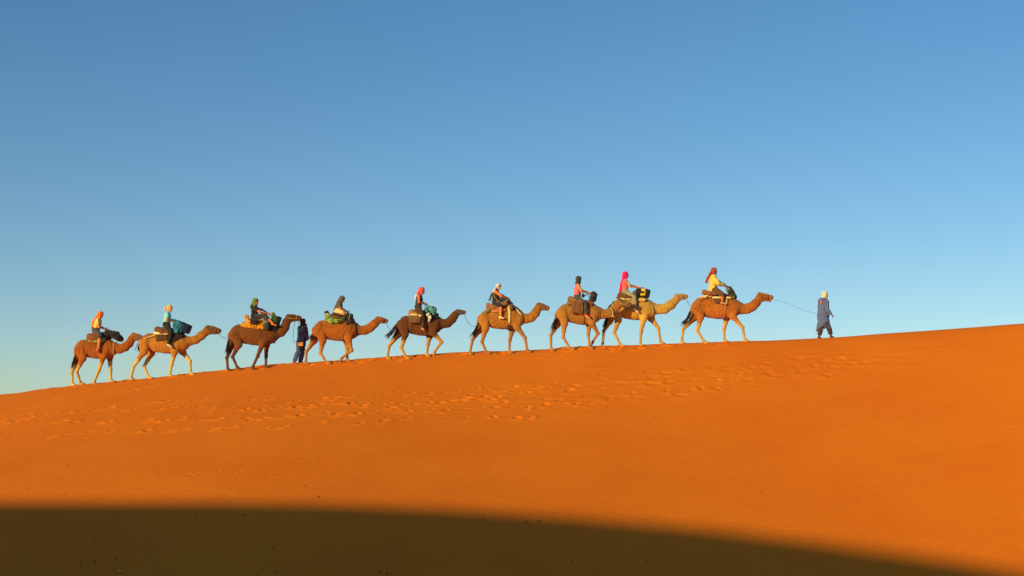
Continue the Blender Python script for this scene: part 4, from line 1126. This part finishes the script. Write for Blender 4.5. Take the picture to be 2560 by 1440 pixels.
bag(9, 'dark green tent roll slanting before rider in cream shirt', 'tent_roll', [cone(V.at(830,455), V.at(905,575), V.m(46), V.m(46), .02, 0, 2.6)], cloth('dark_green_nylon', (44,54,38)),
    [('end_patch', [ball(V.at(822,462,-.10), (V.m(34),.20,V.m(34)), .02)], cloth('grey_green_nylon', (112,112,78))), ('end_patch', [ball(V.at(900,580,-.10), (V.m(26),.20,V.m(28)), .02)], cloth('mid_green_nylon', (92,100,60))),
     ('strap', [cone(V.at(862,508), V.at(867,516), V.m(50), V.m(50), .01, 0, 2.55)], BLACK), ('handle', handle(V, 800,432,20,20), GRIP)])

# ---------------------------------------------------------------- halters and lead ropes
def halter(i, mat):
    H, u, V = HEADS[i]; body, base = CAMEL_ROOT[i]
    def loop(t, o0, o1, w): return [H(t + .02, o0, 0), H(t, (o0 + o1) / 2 - .05, -w), H(t, o1, 0), H(t, (o0 + o1) / 2 - .05, w), H(t + .02, o0, 0)]
    parts = [tube(loop(.70, -.25, .42, u * .27), .009), tube([H(.70, .1, -u * .25), H(.3, .16, -u * .29), H(-.05, .05, -u * .30), H(-.22, -.2, 0), H(-.05, .05, u * .30), H(.3, .16, u * .29), H(.70, .1, u * .25)], .009)]
    v, q = join(parts)
    link('halter', mesh_np('halter', v - base, q), mat, body)
HC = {1: rope_blue, 2: cloth('dull_rope', (110, 90, 60)), 3: cloth('yellow_cord', (190, 140, 60)), 4: cloth('charcoal_cord', (60, 50, 48)), 5: rope_blue, 6: cloth('green_cord', (120, 132, 90)), 7: cloth('pale_cord', (190, 170, 120)), 8: rope_blue, 9: cloth('brown_cord', (120, 70, 40))}
for i in HC: halter(i, HC[i])
def rope(label, pts, mat=rope_blue, r=.0095):
    v, q = tube(pts, r)
    base = v.mean(0)
    return tag(link('lead_rope', mesh_np('lead_rope', v - base, q), mat, None, base), label, 'rope', 'lead ropes linking the caravan')
v1, v2, v3, v4, v5, v6, v7, v8, v9 = (VIEWS[k] for k in range(1, 10))
rope('short rope from last small camel\'s mouth to tan camel\'s rump', [HEADS[1][0](1.0, .2), v2.at(340,668,-.24), v2.at(352,662,-.26)], cloth('white_rope', (210, 200, 180)), .012)
rope('slack rope between tan camel\'s mouth and dark brown camel\'s tail', [HEADS[2][0](1.0, .22), v2.at(1660,615), v2.at(1720,652), v3.at(60,778), v3.at(125,800,-.05)])
rope('rope hanging in a loop from dark brown camel\'s chin to the walker', [HEADS[3][0](.55, .38, -.05), v3.at(1268,620,-.1), v3.at(1254,760,-.1), v3.at(1262,840,-.1), v3.at(1290,862,-.08), v3.at(1330,845,.3)])
rope('rope from dark brown camel\'s mouth down the walker\'s back', [HEADS[3][0](.95, .25, -.05), v3.at(1345,600,.05), v3.at(1340,740,.22), v3.at(1345,850,.29)], r=.010)
rope('slack rope from rust camel\'s mouth to tail of dark camel with tan legs', [HEADS[4][0](.98, .2), v4.at(1800,625), v4.at(1855,695), v5.at(195,872), v5.at(262,900,-.06)])
rope('drooping rope from dark camel with tan legs to light brown camel', [HEADS[5][0](1.0, .22), v5.at(1470,660), v5.at(1530,750), v6.at(70,800), v6.at(120,850), v6.at(200,870,-.08)])
rope('slack rope from light brown camel\'s mouth to next camel\'s rump', [HEADS[6][0](1.0, .22), v6.at(1480,630), v7.at(110,730), v7.at(185,785,-.05)], cloth('pale_blue_rope', (130, 160, 160)))
rope('loose pale rope round neck of camel reaching over next rump', [v7.at(1085,655,-.16), v7.at(1115,690,-.19), v7.at(1122,780,-.2), v7.at(1105,800,-.2), v7.at(1125,770,-.2), v7.at(1148,812,-.2)], cloth('sand_rope', (206, 170, 110)), .013)
rope('taut rope from pale golden camel\'s mouth to chestnut camel\'s tail', [HEADS[8][0](.98, .25), v8.at(2345,560), v9.at(185,660,-.0), v9.at(212,725,-.02)])
hN = guide['arms'][0][2]
rope('long thin rope from lead camel\'s mouth to the guide\'s hand', [HEADS[9][0](1.05, .18), VG.at(-180,445,-.1), VG.at(120,570,-.2), VG.at(460,662,-.27), hN + (.09, -.02, -.03), hN + (.13, -.02, -.06)], cloth('thin_grey_rope', (130, 134, 146)), .0065)

# ---------------------------------------------------------------- dark pebbles and droppings on the sand
def pebble_mesh(seed):
    r = np.random.default_rng(seed)
    v, q, _ = skin([ball((0, 0, 0), (.045, .036, .026), .01), ball(r.normal(0, .014, 3), (.030, .034, .024), .02)], .012, None)
    return mesh_np('pebble', v, q)
peb = [pebble_mesh(k) for k in range(4)]
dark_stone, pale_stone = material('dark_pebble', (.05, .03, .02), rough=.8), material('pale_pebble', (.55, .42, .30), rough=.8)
for m_ in peb[:3]: m_.materials.append(dark_stone)
peb[3].materials.append(pale_stone)
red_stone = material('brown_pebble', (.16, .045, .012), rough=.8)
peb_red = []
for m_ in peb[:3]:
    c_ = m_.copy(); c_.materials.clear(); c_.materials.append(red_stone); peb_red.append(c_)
def crop(ox, oy, sc, pts): return [(ox + x / sc, oy + y / sc) for x, y in pts]
shade = crop(0, 1180, 2.844, [(675,470),(2105,420),(1940,540),(1910,553),(825,622),(880,647),(675,637),(2465,292),(2350,370),(2295,523),(2467,680),(1825,728),(1965,715),(1390,305),(1740,307),(1930,655),(570,662),(1650,228),(2265,180)])
shade += crop(900, 1180, 3.048, [(700,600),(785,612),(690,668),(652,722),(990,716),(1620,678),(2225,550),(2190,678),(1258,386),(1270,372),(1360,372),(1380,378),(1480,310),(1080,648),(150,762),(205,773),(352,732),(935,360),(122,340)])
lit = crop(1720, 1180, 3.048, [(658,350),(555,155)]) + crop(0, 940, 4, [(290,1128),(650,1180),(1180,882),(1590,990),(1470,612),(680,904),(525,942),(290,942),(2290,1135),(1300,1095)])
lit += crop(640, 860, 4, [(415,915),(1380,930),(860,985),(1475,850),(1280,728),(380,625),(980,575),(850,1360),(490,1420),(365,1222),(1195,1235),(1220,312),(1370,300)])
lit += crop(1280, 820, 4, [(1425,895),(630,1320),(1555,1115),(1865,1285),(980,502),(1850,662),(1650,788)]) + crop(1920, 760, 4, [(757,935)])
for k, (x, y) in enumerate(shade + lit):
    p = hit(x, y, 30.0)
    if p is None: continue
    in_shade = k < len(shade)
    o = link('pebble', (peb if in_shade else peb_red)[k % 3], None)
    z = ground_exact(p[0], p[1])
    sc_ = random.uniform(.75, 1.25) * (.52 if in_shade else .42)
    o.location = (p[0], p[1], z + .012 * sc_); o.scale = (sc_,) * 3
    o.rotation_euler = (random.uniform(-.3, .3), random.uniform(-.3, .3), random.uniform(0, 6.28))
    if in_shade: tag(o, 'small dark pebble lying in the shaded sand at the bottom', 'pebble', 'dark pebbles in the shade')
    else: tag(o, 'small brown pebble lying on the sunlit dune face', 'pebble', 'brown pebbles on the sunlit face')
p = hit(299, 1429, 30.0)
o = link('pebble', peb[3], None); o.location = (p[0], p[1], ground_exact(p[0], p[1]) + .012)
tag(o, 'single whitish pebble in the shaded sand at lower left', 'pebble')
